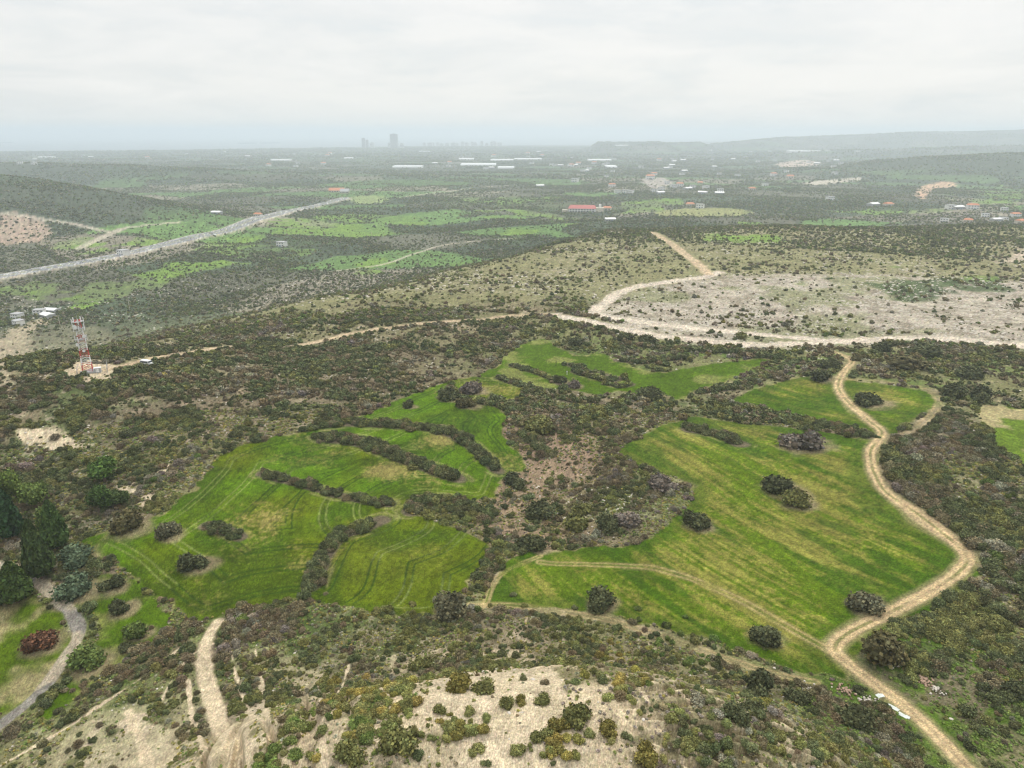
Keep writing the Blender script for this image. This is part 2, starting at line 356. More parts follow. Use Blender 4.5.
# ================================================================ materials
def new_mat(name):
    m = bpy.data.materials.new(name); m.use_nodes = True; t = m.node_tree
    return m, t, t.nodes['Principled BSDF']
def plain(name, rgb, rough=0.8, var=0.15, scale=2.0, metal=0.0):
    m, t, b = new_mat(name); L = t.links.new
    tcn = N(t, 'ShaderNodeTexCoord'); n = N(t, 'ShaderNodeTexNoise', inp={'Scale': scale, 'Detail': 4}); L(tcn.outputs['Object'], n.inputs['Vector'])
    lo = tuple(c * (1 - var) for c in rgb); hi = tuple(min(1, c * (1 + var)) for c in rgb)
    r = ramp(t, [(0.3, lo), (0.7, hi)]); L(n.outputs[0], r.inputs[0]); L(r.outputs[0], b.inputs['Base Color'])
    b.inputs['Roughness'].default_value = rough; b.inputs['Metallic'].default_value = metal; b.inputs['Specular IOR Level'].default_value = 0.2
    return m
def land_material():
    m, t, b = new_mat('land'); L = t.links.new
    a = N(t, 'ShaderNodeAttribute', attribute_name='base'); g = N(t, 'ShaderNodeNewGeometry')
    o = a.outputs['Color']
    for sc, lo, hi, det in ((3.2, 0.50, 1.52, 6), (0.45, 0.62, 1.40, 7), (0.05, 0.70, 1.32, 9)):
        n = N(t, 'ShaderNodeTexNoise', inp={'Scale': sc, 'Detail': det, 'Roughness': 0.82}); L(g.outputs['Position'], n.inputs['Vector'])
        mr = N(t, 'ShaderNodeMapRange', inp={1: 0.3, 2: 0.7, 3: lo, 4: hi}); L(n.outputs[0], mr.inputs[0])
        mu = N(t, 'ShaderNodeVectorMath', operation='MULTIPLY'); L(o, mu.inputs[0]); L(mr.outputs[0], mu.inputs[1]); o = mu.outputs[0]
    L(o, b.inputs['Base Color'])
    n = N(t, 'ShaderNodeTexNoise', inp={'Scale': 2.2, 'Detail': 6, 'Roughness': 0.75}); L(g.outputs['Position'], n.inputs['Vector'])
    bp = N(t, 'ShaderNodeBump', inp={'Strength': 0.7, 'Distance': 0.35}); L(n.outputs[0], bp.inputs['Height']); L(bp.outputs[0], b.inputs['Normal'])
    b.inputs['Roughness'].default_value = 0.95; b.inputs['Specular IOR Level'].default_value = 0.1
    return m
def leaf_material(name):
    """tint comes from the object's own colour or, for scattered plants, from its point; each leaf varies a little"""
    m, t, b = new_mat(name); L = t.links.new
    oi = N(t, 'ShaderNodeObjectInfo'); at = N(t, 'ShaderNodeAttribute', attribute_type='INSTANCER', attribute_name='tint')
    ad = N(t, 'ShaderNodeVectorMath', operation='ADD'); L(oi.outputs['Color'], ad.inputs[0]); L(at.outputs['Color'], ad.inputs[1])
    v = N(t, 'ShaderNodeAttribute', attribute_name='leafvar')
    mu = N(t, 'ShaderNodeVectorMath', operation='MULTIPLY'); L(ad.outputs[0], mu.inputs[0]); L(v.outputs['Color'], mu.inputs[1])
    L(mu.outputs[0], b.inputs['Base Color']); b.inputs['Roughness'].default_value = 0.85; b.inputs['Specular IOR Level'].default_value = 0.12
    return m
M_LAND = land_material(); M_LEAF = leaf_material('leaves')
M_BARK = plain('bark', (0.14, 0.10, 0.07)); M_STONE = plain('limestone', (0.55, 0.50, 0.43), 0.9, 0.25, 3)
M_WHITE = plain('white_render', (0.72, 0.71, 0.68), 0.7, 0.08, 0.3); M_CREAM = plain('cream_render', (0.60, 0.54, 0.44), 0.8, 0.1, 0.3)
M_REDROOF = plain('red_roof', (0.50, 0.16, 0.14), 0.6, 0.15, 0.3); M_TILE = plain('clay_tiles', (0.52, 0.22, 0.12), 0.8, 0.2, 0.5)
M_GREY = plain('grey_concrete', (0.38, 0.38, 0.38), 0.8); M_DARK = plain('dark_glass', (0.06, 0.075, 0.09), 0.25, 0.1)
M_RED = plain('red_paint', (0.48, 0.07, 0.06), 0.5, 0.15, 2); M_WPAINT = plain('white_paint', (0.75, 0.75, 0.74), 0.5, 0.08, 2)
M_PLASTIC = plain('greenhouse_film', (0.70, 0.72, 0.72), 0.4, 0.06, 0.2); M_RUBBER = plain('rubber', (0.03, 0.03, 0.03), 0.8)
M_BLUE = plain('blue_paint', (0.10, 0.18, 0.30), 0.5); M_BOARD = plain('weathered_white_board', (0.55, 0.58, 0.54), 0.7, 0.15, 2.5)
M_CLAY = plain('broken_brick', (0.36, 0.25, 0.18), 0.9, 0.3, 5)

def tag(o, label=None, cat=None, group=None, kind=None):
    for k, v in (('label', label), ('category', cat), ('group', group), ('kind', kind)):
        if v: o[k] = v
    return o
def mesh_np(name, V, F, mat, parent=None, smooth=False, link=True):
    """a mesh object out of numpy arrays; every face has the same number of corners"""
    me = bpy.data.meshes.new(name); V = np.asarray(V, np.float32); F = np.asarray(F, np.int32); k = F.shape[1]
    me.vertices.add(len(V)); me.vertices.foreach_set('co', V.ravel())
    me.loops.add(F.size); me.loops.foreach_set('vertex_index', F.ravel())
    me.polygons.add(len(F)); me.polygons.foreach_set('loop_start', np.arange(0, F.size, k, dtype=np.int32)); me.polygons.foreach_set('loop_total', np.full(len(F), k, np.int32))
    if smooth: me.polygons.foreach_set('use_smooth', np.ones(len(F), bool))
    me.update(calc_edges=True); me.materials.append(mat)
    o = bpy.data.objects.new(name, me)
    if link: COL.objects.link(o)
    if parent: o.parent = parent
    return o

# ================================================================ the land's surface
rs = [8.0]
while rs[-1] < 15000:
    r_ = rs[-1]; H_ = 80 if r_ < 110 else 100 + 80 * min(1, max(0, (r_ - 400) / 600))
    rs.append(r_ + max(0.26, min(24 if r_ < 6000 else 45, (r_ * r_ + H_ * H_) / (H_ * F_PX) * 0.8)))
rs = np.array(rs)
fine = np.arange(-47, 47.001, 0.082); side = np.arange(49, 312, 3.0)
azs = np.radians(np.concatenate([fine, side])); na, nr = len(azs), len(rs)
RR, AA = np.meshgrid(rs, azs, indexing='ij')
X = (RR * np.sin(AA)).ravel(); Y = (RR * np.cos(AA)).ravel()
Z = height(X, Y)
RD = RR.ravel()
print("land vertices", X.size, "top", Z.max())

def mixc(c, rgb, w):
    w = w[:, None]; return c * (1 - w) + np.asarray(rgb)[None, :] * w
ZC = {k: unproject([v])[0] for k, v in dict(road=(690,345), east=(930,370), core=(400,370), outer=(480,285), shoulder=(150,700)).items()}
def open_zone(x, y):
    """1 where the scrub thins out to grass and single bushes"""
    a_ = bump(x, y, *ZC['road'], 95, 60, 0, 4) + .8 * bump(x, y, *ZC['east'], 90, 55, 0, 4) + .8 * ss(400, 470, np.hypot(x, y))
    return np.clip(a_, 0, 1) * (1 - bump(x, y, *ZC['core'], 60, 60))
def land_colour(X, Y, Z, RD):
    n_big = fbm(X, Y, 60, 4, 101); n_mid = fbm(X, Y, 12, 4, 102); n_fin = fbm(X, Y, 2.2, 3, 103); n_s = fbm(X, Y, 0.8, 2, 104)
    kn = ss(4, 13, knoll(X, Y))
    c = np.tile([0.135, 0.118, 0.068], (X.size, 1)).astype(float)
    c = mixc(c, (0.075, 0.105, 0.032), ss(0.42, 0.62, n_mid) * 0.8)
    c = mixc(c, (0.165, 0.155, 0.075), 1 - ss(.42, .56, fbm(X, Y, 36, 3, 715))); c = mixc(c, (0.19, 0.145, 0.10), ss(0.52, 0.66, fbm(X, Y, 25, 4, 105)) * 0.6)
    c = mixc(c, (0.34, 0.28, 0.20), ss(0.60, 0.72, n_fin * 0.55 + n_mid * 0.45) * 0.7)
    oz = open_zone(X, Y); c = mixc(c, (0.165, 0.165, 0.070), oz * .8); c = mixc(c, (0.095, 0.145, 0.030), oz * ss(.5, .62, n_mid * .6 + n_big * .4) * (RD < 420) * .9)
    c = mixc(c, (0.36, 0.29, 0.19), ss(.60, .70, fbm(X, Y, 5, 4, 106) * .6 + n_big * .4) * .45)
    # green ground cover near the lower right track and beside the fields
    # knoll: pale marl showing between the shrubs
    rr = np.hypot(X - KX, Y - KY); g = gully(X, Y)
    c = mixc(c, (0.46, 0.37, 0.235), kn * (1 - ss(0.08, 0.28, g + 0.35 * (n_mid - 0.5))) * ss(10, 26, rr) * 0.9)
    c = mixc(c, (0.235, 0.205, 0.11), kn * .6); c = mixc(c, (0.46, 0.38, 0.25), kn * ss(0.45, 0.56, n_mid * 0.6 + n_fin * 0.4 + 0.09 * ss(0, -40, X)) * 0.8)
    c = mixc(c, (0.150, 0.118, 0.078), .6 * bump(X, Y, *ZC['core'], 70, 70, 0, 4))
    # slope beyond the plateau
    mid = ss(380, 520, RD)
    c = mixc(c, (0.200, 0.190, 0.092), mid * 0.8); c = mixc(c, (0.30, 0.26, 0.19), mid * ss(0.58, 0.70, n_big * 0.4 + n_fin * 0.6) * 0.7)
    # far plain: a patchwork of plots
    far = ss(-18, -34, Z) * ss(450, 800, RD)
    far = np.maximum(far, ss(1100, 1500, RD))
    wx = X + (fbm(X, Y, 200, 2, 111) - 0.5) * 160; wy = Y + (fbm(X, Y, 200, 2, 112) - 0.5) * 160
    cs = 150.0; gx = wx / (cs * 1.5); gy = wy / cs; bx = np.floor(gx); by = np.floor(gy); best = np.full(X.shape, 1e9); sec = np.full(X.shape, 1e9); bid = np.zeros(X.shape); bid2 = np.zeros(X.shape)
    for i in (-1, 0, 1):
        for j in (-1, 0, 1):
            qx = bx + i; qy = by + j; d = (qx + hsh(qx, qy, 1) - gx) ** 2 + (qy + hsh(qx, qy, 2) - gy) ** 2; k = d < best
            sec = np.where(k, best, np.minimum(sec, d)); best = np.where(k, d, best); bid = np.where(k, hsh(qx, qy, 3), bid); bid2 = np.where(k, hsh(qx, qy, 4), bid2)
    green_share = 0.16 * (1 - ss(2200, 4500, RD)) + 0.12
    fc = np.where((bid < green_share)[:, None], np.array([[0.095, 0.165, 0.045]]), np.where((bid < 0.62)[:, None], np.array([[0.060, 0.080, 0.045]]), np.where((bid < 0.88)[:, None], np.array([[0.105, 0.105, 0.070]]), np.array([[0.20, 0.18, 0.13]]))))
    fc = fc * (0.8 + 0.4 * bid2)[:, None] * (0.75 + 0.5 * n_mid)[:, None]
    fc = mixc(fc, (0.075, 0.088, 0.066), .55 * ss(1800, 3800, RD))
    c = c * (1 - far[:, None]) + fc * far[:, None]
    edge = (1 - ss(0.03, 0.09, np.sqrt(sec) - np.sqrt(best))) * (vn(X / 60, Y / 60, 113) > .3)
    c = mixc(c, (0.060, 0.072, 0.040), far * edge * 0.7)
    hillwood = np.clip(bump(X, Y, -1130, 1480, 560, 290, -0.32) + bump(X, Y, 2350, 3100, 1000, 560, 0.12) + bump(X, Y, -1900, 2750, 1000, 350, .05), 0, 1)
    c = mixc(c, (0.060, 0.075, 0.045), ss(0.25, 0.55, hillwood) * 0.9)
    near_m = RD < 1300; dens = np.ones(X.size)
    dens *= np.where(far > 0.5, np.where(bid < green_share, 0.12, np.where(bid < 0.62, 1.0, 0.45)), 1.0); dens = np.maximum(dens, far * edge)
    dens = np.maximum(dens, ss(0.25, 0.5, hillwood) * (RD > 900))
    wob = (fbm(X, Y, 4, 3, 120) - 0.5)
    # quarry and its rubble
    sq = signed(X, Y, QUARRY, 60); w = ss(-8, 8, sq + wob * 30)
    c = mixc(c, (0.37, 0.325, 0.26), w * 0.9); c = c * (1 - w[:, None] * .0); c = mixc(c, (0.21, 0.18, 0.13), w * ss(0.5, 0.62, fbm(X, Y, 7, 4, 121)) * 0.75)
    c = mixc(c, (0.17, 0.18, 0.08), w * ss(0.55, 0.68, fbm(X, Y, 45, 3, 122)) * 0.7)
    dens *= 1 - w * 0.74
    for P in DARK_GREEN: w = ss(-3, 4, signed(X, Y, P, 40) + (n_mid - .5) * 30); c = mixc(c, (0.052, 0.085, 0.026), w * .85); dens = np.maximum(dens, w * .8)
    for P in BARE:
        w = ss(-1.2, 1.0, signed(X, Y, P, 12) + wob * 9 + (n_mid - .5) * 8); c = mixc(c, (0.50, 0.415, 0.285), w); c = mixc(c, (.30, .25, .16), w * ss(.5, .62, n_fin * .6 + n_s * .4) * .6); dens *= 1 - 0.86 * w
    for P in SEMI:
        w = ss(-1.5, 2, signed(X, Y, P, 12) + wob * 6) * ss(.40, .56, n_mid * .6 + n_fin * .4); c = mixc(c, (0.43, 0.35, 0.23), w * .7); dens *= 1 - .5 * w
    for P, rgb in FAR_BARE:
        s_ = signed(X, Y, P, 120); w = ss(-6, 6, s_ + wob * 14 + (n_mid - .5) * 30 * ss(600, 1500, RD)); c = mixc(c, rgb, w * 0.9); dens *= 1 - 0.85 * w
    for P in FAR_GREEN:
        s_ = signed(X, Y, P, 120); w = ss(-6, 8, s_ + (fbm(X, Y, 60, 4, 125) - 0.555) * 260) * np.where(bid2 > 0.38, 1, .25) * (1 - .8 * edge)
        c = mixc(c, (0.140, 0.225, 0.036), w * (0.40 + 0.55 * ss(.35, .6, n_big))); dens *= 1 - 0.62 * w
    # gully between the fields: stony and pinkish
    gl = bump(X, Y, 8, 205, 30, 62, 0.08); c = mixc(c, (0.245, 0.165, 0.115), ss(0.30, 0.65, gl) * 0.75); c = mixc(c, (0.12, 0.16, 0.05), bump(X, Y, *unproject([(630,500)])[0], 20, 15) * .85); dens *= 1 - .5 * ss(.35, .7, gl)
    # green herbs by the lower right track and round the lower meadows
    herb = np.clip(bump(X, Y, 72, 98, 26, 26, 0.3) * 1.2 + bump(X, Y, 92, 120, 18, 22) * 0.8 + bump(X, Y, -72, 125, 40, 30, 0.5) * 0.8 + bump(X, Y, -150, 190, 40, 30) * 0.0 + bump(X, Y, 35, 318, 60, 30) * 0.8, 0, 1)
    c = mixc(c, (0.062, 0.110, 0.010), herb * ss(0.40, 0.55, n_mid * 0.5 + n_fin * 0.5) * 0.9)
    c = c * (0.60 + 0.8 * (.5 * n_fin + .5 * n_s))[:, None]
    # fields
    reg = np.zeros(X.size, np.int8)
    d_track, _ = line_dist(X, Y, TRACKS[0][0], 12)
    for q, (nm, P) in enumerate(FIELDS.items()):
        s_ = signed(X, Y, P, 14); sj = s_ + wob * 3.0 + (fbm(X, Y, 13, 2, 127) - .5) * 2.2 + (4.5 * (1 - ss(4, 7, d_track)) if nm in ('east', 'upper', 'loop') else 0)
        w = ss(-0.5, 0.7, sj); fi = sj > -0.2
        if nm == 'west':
            gcol = np.tile([0.067, 0.130, 0.0028], (X.size, 1)); k = fbm(X, Y, 35, 3, 131)
            gcol = mixc(gcol, (0.082, 0.112, 0.003), ss(0.5, 0.7, k)); gcol = mixc(gcol, (0.030, 0.062, 0.002), ss(0.5, 0.65, fbm(X, Y, 16, 3, 132)) * 0.6)
            A_, _ = line_dist(X, Y, HEDGES[3][0], 80); ph = np.where(inside(X, Y, PLOT), A_, s_) + 1.2 * (fbm(X, Y, 14, 2, 133) - 0.5)
            tram = np.abs(((ph / 9) % 1) - 0.5) * 9; ru = np.abs(np.abs(tram) - 0.85)
            gcol = mixc(gcol, (0.022, 0.055, 0.004), (1 - ss(0.12, 0.36, ru)) * 0.85 * ss(0.36, 0.48, fbm(X, Y, 22, 2, 134)))
            gcol = mixc(gcol, (0.17, 0.205, 0.055), (1 - ss(0.12, 0.36, ru)) * 0.7 * ss(0.46, 0.56, 1 - fbm(X, Y, 22, 2, 134)))
            rows = vn(ph / 0.7, X * 0.02, 135); gcol = gcol * (0.82 + 0.36 * rows)[:, None]
            st = ss(0.64, 0.78, fbm(X * 0.8, Y * 1.2, 20, 4, 136) * .75 + .25 * n_s) * 0.45
            gcol = mixc(gcol, (0.26, 0.21, 0.07), st * np.where(inside(X, Y, PLOT), .15, 1))
            yp = bump(X, Y, *unproject([(385,470)])[0], 11, 7, -.3) + .8 * bump(X, Y, *unproject([(440,440)])[0], 8, 6) + .45 * bump(X, Y, *unproject([(270,520)])[0], 5, 9); gcol = mixc(gcol, (0.27, 0.215, 0.075), ss(.35, .95, yp + n_s * .5 + (n_mid - .5) * 1.2 - .1) * .7)
        elif nm in ('east', 'upper', 'loop'):
            gcol = np.tile([0.080, 0.130, 0.004], (X.size, 1))
            th = R(-58) + 0.0; u = X * math.cos(th) + Y * math.sin(th) + 14 * (fbm(X, Y, 85, 2, 141) - 0.5); v = -X * math.sin(th) + Y * math.cos(th) + 14 * (fbm(X, Y, 85, 2, 142) - 0.5) 
            rows = vn(v / 0.75, u * 0.02, 145) * .6 + .4 * vn(v / 2.3, u * .012, 147)
            st = (rows - .5) * .20 + fbm(u / 9, v, 2.2, 4, 143) * 0.36 + fbm(X, Y, 24, 4, 144) * 0.40 + n_s * .24 + .04
            gcol = mixc(gcol, (0.235, 0.185, 0.055), ss(0.47, 0.64, st) * 0.52)
            gcol = gcol * (0.66 + 0.68 * rows)[:, None]
            gcol = mixc(gcol, (0.032, 0.078, 0.002), ss(0.52, 0.64, fbm(u / 4, v, 5, 4, 146)) * 0.7)
            gcol = mixc(gcol, (0.036, 0.080, 0.002), (1 - ss(3, 7, s_)) * 0.6)
        elif nm == 'far_east':
            gcol = mixc(np.tile([0.095, 0.150, 0.012], (X.size, 1)), (0.36, 0.29, 0.16), ss(0.5, 0.62, n_mid) * 0.8)
        elif nm == 'lawn':
            gcol = mixc(np.tile([0.066, 0.108, 0.003], (X.size, 1)), (0.30, 0.25, 0.13), ss(0.52, 0.66, fbm(X, Y, 13, 4, 151) + 0.22 * ss(-6, 6, Y - unproject([(30,622)])[0][1]) - .12) * 0.8)
        else:
            gcol = mixc(np.tile([0.058, 0.105, 0.003], (X.size, 1)), (0.22, 0.22, 0.07), ss(0.52, 0.66, n_mid) * 0.6)
        gcol = gcol * (0.62 + 0.76 * (.5 * n_fin + .5 * n_s))[:, None]
        if nm not in ('lawn', 'meadow', 'far_east'):
            gcol = mixc(gcol, (0.27, 0.235, 0.11), (1 - ss(0.2, 1.3, sj + wob * 2)) * 0.75 * ss(.40, .58, fbm(X, Y, 11, 3, 128)))
        c = c * (1 - w[:, None]) + gcol * w[:, None]; reg[fi] = 10 + q; dens[sj > 0.5] = 0
    for P, hw in HEDGES:
        d, _ = line_dist(X, Y, P, 8); w = 1 - ss(hw * 0.7, hw * 1.3, d + wob); c = mixc(c, (0.115, 0.095, 0.06), w)
        c = mixc(c, (0.27, 0.25, 0.10), (1 - ss(0.2, 0.9, np.abs(d + wob * 2 - hw * 1.45))) * 0.45 * ss(.48, .62, fbm(X, Y, 7, 2, 129)) * (reg >= 10)); reg[d < hw * 1.1] = 0
    for h, (hx_, hy_) in zip(HAND, HANDXY):
        rad = h[2] * 1.62 * math.hypot(hx_, hy_) * .62 / F_PX * .66; w = 1 - ss(.55, 1.25, np.hypot(X - hx_ - .3 * rad, (Y - hy_) * 1.1) / rad + wob * .8); c = mixc(c, (0.24, 0.19, 0.115), w * .8 * (reg >= 10)); dens *= 1 - w * (reg >= 10)
    for P, hw, kind in TRACKS:
        d, s_ = line_dist(X, Y, P, 20)
        dj = d + wob * (0.7 if kind in ('rut', 'path') else 1.2)
        if kind == 'rut':
            hw2 = hw + 1.6 * bump(s_, s_ * 0, 112, 0, 8, 1)
            w = 1 - ss(hw2 * 0.72, hw2 * 1.15, dj); body = mixc(np.tile([0.36, 0.275, 0.155], (X.size, 1)), (0.15, 0.16, 0.05), (1 - ss(0.2, 0.6, d)) * 0.75 * ss(28, 40, s_) * ss(.35, .5, fbm(X, Y, 8, 2, 163)))
            body = mixc(body, (0.50, 0.375, 0.205), (1 - ss(0.2, 0.55, np.abs(d - hw * 0.5))) * 0.8); reg[dj < hw2 * 0.95] = 1
            shoulder = (1 - ss(hw2 * 1.1, hw2 * 1.9, dj)); c = mixc(c, (0.26, 0.22, 0.11), shoulder * 0.6)
        elif kind == 'faint':
            w = (1 - ss(hw * 0.9, hw * 1.4, dj)) * 0.16 + .42 * (1 - ss(0.16, 0.48, np.abs(d - hw * 0.6))) * ss(.30, .5, fbm(X, Y, 9, 3, 162)); body = np.tile([0.40, 0.30, 0.15], (X.size, 1))
        elif kind == 'white':
            w = 1 - ss(hw * 0.7, hw * 1.3, d + wob * 6); body = np.tile([0.50, 0.43, 0.34], (X.size, 1)); reg[(d + wob * 6 < hw)] = 2
        elif kind == 'sand':
            w = (1 - ss(hw * 0.6, hw * 1.2, d + wob * 3)) * 0.9; body = np.tile([0.44, 0.34, 0.22], (X.size, 1)); reg[(d + wob * 3 < hw * 0.9)] = 3
        elif kind == 'path':
            w = 1 - ss(hw * 0.75, hw * 1.15, dj); body = mixc(np.tile([0.34, 0.29, 0.21], (X.size, 1)), (0.19, 0.175, 0.15), ss(0.5, 0.6, fbm(X, Y, 7, 3, 161))); reg[dj < hw] = 4
        else:
            w = 1 - ss(hw * 0.8, hw * 1.5, dj * 1.3); body = np.tile([0.50, 0.41, 0.275], (X.size, 1))
        body = body * (0.85 + 0.3 * n_fin)[:, None]
        c = c * (1 - w[:, None]) + body * w[:, None]; dens[d < hw * (2.0 if kind == 'rut' else 1.35)] = 0
    for P, hw in FAR_ROADS:
        d, s_ = line_dist(X, Y, P, 60); w = 1 - ss(hw * 0.6, hw, d); c = mixc(c, (0.42, 0.37, 0.29), w * 0.8); dens[d < hw * 1.3] = 0
    d, s_ = line_dist(X, Y, MOTORWAY, 90)
    c = mixc(c, (0.42, 0.37, 0.28), (1 - ss(15, 22, d + wob * 14)) * 0.8); c = mixc(c, (0.22, 0.225, 0.23), (1 - ss(12.5, 14, d)))
    c = mixc(c, (0.22, 0.22, 0.12), 1 - ss(1.2, 2.4, d)); c = mixc(c, (0.62, 0.60, 0.55), (1 - ss(13, 17, d)) * (rng.uniform(0, 1, X.size) < .12) * .6); c = mixc(c, (0.6, 0.6, 0.58), (1 - ss(0.2, 0.6, np.abs(d - 12))) * 0.6)
    reg[d < 14] = 5; dens[d < 22] = 0
    c = c * rng.uniform(0.70, 1.30, (X.size, 1)) * rng.uniform(.94, 1.06, (X.size, 3))
    return c, reg, dens
C, REG, DENS = land_colour(X, Y, Z, RD)
# spread the road's bed a little above the land round it
dm, _ = line_dist(X, Y, MOTORWAY, 90)
Z = Z + 3.0 * (1 - ss(13, 26, dm))
idx = np.arange(nr * na).reshape(nr, na)
a = idx[:-1, :]; b = idx[1:, :]
quads = np.stack([a, b, np.roll(b, -1, 1), np.roll(a, -1, 1)], -1).reshape(-1, 4)
V = np.stack([X, Y, Z], 1)
# the disc under the camera's own feet
freg = REG[quads[:, 0]]
def sub_land(name, mask, kind='structure'):
    q = quads[mask]; u, inv = np.unique(q, return_inverse=True)
    o = mesh_np(name, V[u], inv.reshape(-1, 4), M_LAND, smooth=True)
    at = o.data.color_attributes.new('base', 'FLOAT_COLOR', 'POINT')
    at.data.foreach_set('color', np.concatenate([C[u], np.ones((len(u), 1))], 1).astype(np.float32).ravel())
    o['kind'] = kind; return o
sub_land('ground', freg == 0)
for r_, nm in ((1, 'dirt_track'), (2, 'gravel_road'), (3, 'sandy_track'), (4, 'path'), (5, 'motorway')): sub_land(nm, freg == r_)
for q, nm in enumerate(FIELDS): sub_land('field', freg == 10 + q)
print('land built')
def ground_z(x, y):
    x = np.atleast_1d(np.asarray(x, float)); y = np.atleast_1d(np.asarray(y, float))
    d, _ = line_dist(x, y, MOTORWAY, 90); return height(x, y) + 3.0 * (1 - ss(13, 26, d))

# sea
m, t, b = new_mat('sea_water'); b.inputs['Base Color'].default_value = (0.10, 0.15, 0.18, 1); b.inputs['Roughness'].default_value = 0.35
nn = N(t, 'ShaderNodeTexNoise', inp={'Scale': 0.01, 'Detail': 6}); gg = N(t, 'ShaderNodeNewGeometry'); t.links.new(gg.outputs['Position'], nn.inputs['Vector'])
bb = N(t, 'ShaderNodeBump', inp={'Strength': 0.3, 'Distance': 8}); t.links.new(nn.outputs[0], bb.inputs['Height']); t.links.new(bb.outputs[0], b.inputs['Normal'])
o = mesh_np('sea', [(-30000, 6400, -80), (30000, 6400, -80), (30000, 30000, -80), (-30000, 30000, -80)], [(0, 1, 2, 3)], m); o['kind'] = 'structure'

# haze: one closed box of even, pale air
hm = bpy.data.materials.new('haze'); hm.use_nodes = True; t = hm.node_tree; t.nodes.clear()
ho = N(t, 'ShaderNodeOutputMaterial'); hv = N(t, 'ShaderNodeVolumePrincipled', inp={'Color': (0.825, 0.915, 1.0, 1), 'Density': 0.000165, 'Anisotropy': 0.35}); t.links.new(hv.outputs[0], ho.inputs['Volume'])
B0, B1 = np.array([-31000, -16000, -240.0]), np.array([31000, 31000, float(max(Z.max(), 150) + 25)])
hvts = [(x, y, z) for x in (B0[0], B1[0]) for y in (B0[1], B1[1]) for z in (B0[2], B1[2])]
o = mesh_np('haze', hvts, [(0, 1, 3, 2), (4, 6, 7, 5), (0, 4, 5, 1), (2, 3, 7, 6), (0, 2, 6, 4), (1, 5, 7, 3)], hm); o['kind'] = 'stuff'; tag(o, 'pale blue haze lying over the whole plain', 'haze')

# ================================================================ plant models
def quads_from(P, A, B):
    """leaf quads centred on P with half axes A and B"""
    V = np.stack([P - A - B, P + A - B, P + A + B, P - A + B], 1).reshape(-1, 3)
    return V, np.arange(len(V)).reshape(-1, 4)
def unit(v): return v / np.maximum(np.linalg.norm(v, axis=1, keepdims=True), 1e-9)
def leaves(g, P, out, size, up=0.0, thin=1.0):
    n = len(P); nrm = unit(out * 0.9 + g.normal(0, 0.75, (n, 3)))
    a = unit(np.cross(nrm, g.normal(0, 1, (n, 3)))); b = np.cross(nrm, a)
    s = (size * g.uniform(0.6, 1.4, n))[:, None]
    return quads_from(P, a * s, b * s * thin)
def core(g, lobes, shrink=0.80, nu=14, nv=8):
    """lumpy solid body inside the leaves: a dome pushed out along its lobes"""
    vs_, fs = [], []
    for (c, r_) in lobes:
        base = len(vs_); s_ = r_ * shrink
        ring = [(math.cos(p), math.sin(p)) for p in np.linspace(0, 2 * math.pi, 7)[:-1]]
        for zz_, rad in ((-0.8, 0.55), (-0.2, 1.0), (0.45, 0.88), (0.85, 0.45)):
            for (ux, uy) in ring: vs_.append((c[0] + ux * rad * s_ * g.uniform(.85, 1.1), c[1] + uy * rad * s_ * g.uniform(.85, 1.1), max(-0.05, c[2] + zz_ * s_)))
        for k in range(3):
            for i in range(6): fs.append((base + k * 6 + i, base + k * 6 + (i + 1) % 6, base + (k + 1) * 6 + (i + 1) % 6, base + (k + 1) * 6 + i))
        fs.append((base + 18, base + 19, base + 20, base + 21)); fs.append((base + 18, base + 21, base + 22, base + 23))
    return np.array(vs_), np.array(fs)
def finish(name, parts, g, mat, var=0.5, link=False):
    V, F, K = [], [], []; off = 0
    for (v, f, dark) in parts:
        V.append(v); F.append(f + off); off += len(v)
        K.append(np.broadcast_to(np.asarray(dark, float), (len(f),)) * g.uniform(1 - var, 1 + var, len(f)))
    V = np.concatenate(V); F = np.concatenate(F); K = np.concatenate(K)
    o = mesh_np(name, V, F, mat, link=link)
    at = o.data.color_attributes.new('leafvar', 'FLOAT_COLOR', 'CORNER'); kk = np.repeat(K, 4)
    hue = np.repeat(g.uniform(-0.10, 0.10, len(K)), 4)
    at.data.foreach_set('color', np.stack([kk * (1 + hue), kk, kk * (1 - hue), np.ones_like(kk)], 1).astype(np.float32).ravel())
    o.color = (0, 0, 0, 1); return o
def bush_model(name, seed, n, leaf, flat=0.62, nl=8, spread=0.55, thin=1.0):
    g = np.random.default_rng(seed); lobes = []
    for i in range(nl):
        a_ = g.uniform(0, 2 * math.pi); d_ = spread * math.sqrt(g.uniform(0.05, 1)); r_ = g.uniform(0.34, 0.52) * (1.1 - 0.35 * d_)
        lobes.append((np.array([math.cos(a_) * d_, math.sin(a_) * d_, r_ * 0.55 + g.uniform(0, flat) * (1 - d_)]), r_))
    w = np.array([l[1] ** 2 for l in lobes]); pick = g.choice(nl, n, p=w / w.sum())
    c = np.array([lobes[i][0] for i in pick]); r_ = np.array([lobes[i][1] for i in pick])
    d = unit(g.normal(0, 1, (n, 3)) + np.array([0, 0, 0.25])); P = c + d * (r_ * np.where(g.uniform(0, 1, n) < .2, g.uniform(1.0, 1.28, n), g.uniform(0.74, 1.06, n)))[:, None]
    P[:, 2] = np.maximum(P[:, 2], g.uniform(0.0, 0.12, n))
    cv, cf = core(g, lobes)
    lv = g.uniform(.68, 1.32, nl)[pick]
    return finish(name, [(*leaves(g, P, d, leaf, thin=thin), lv), (cv, cf, 0.8)], g, M_LEAF)
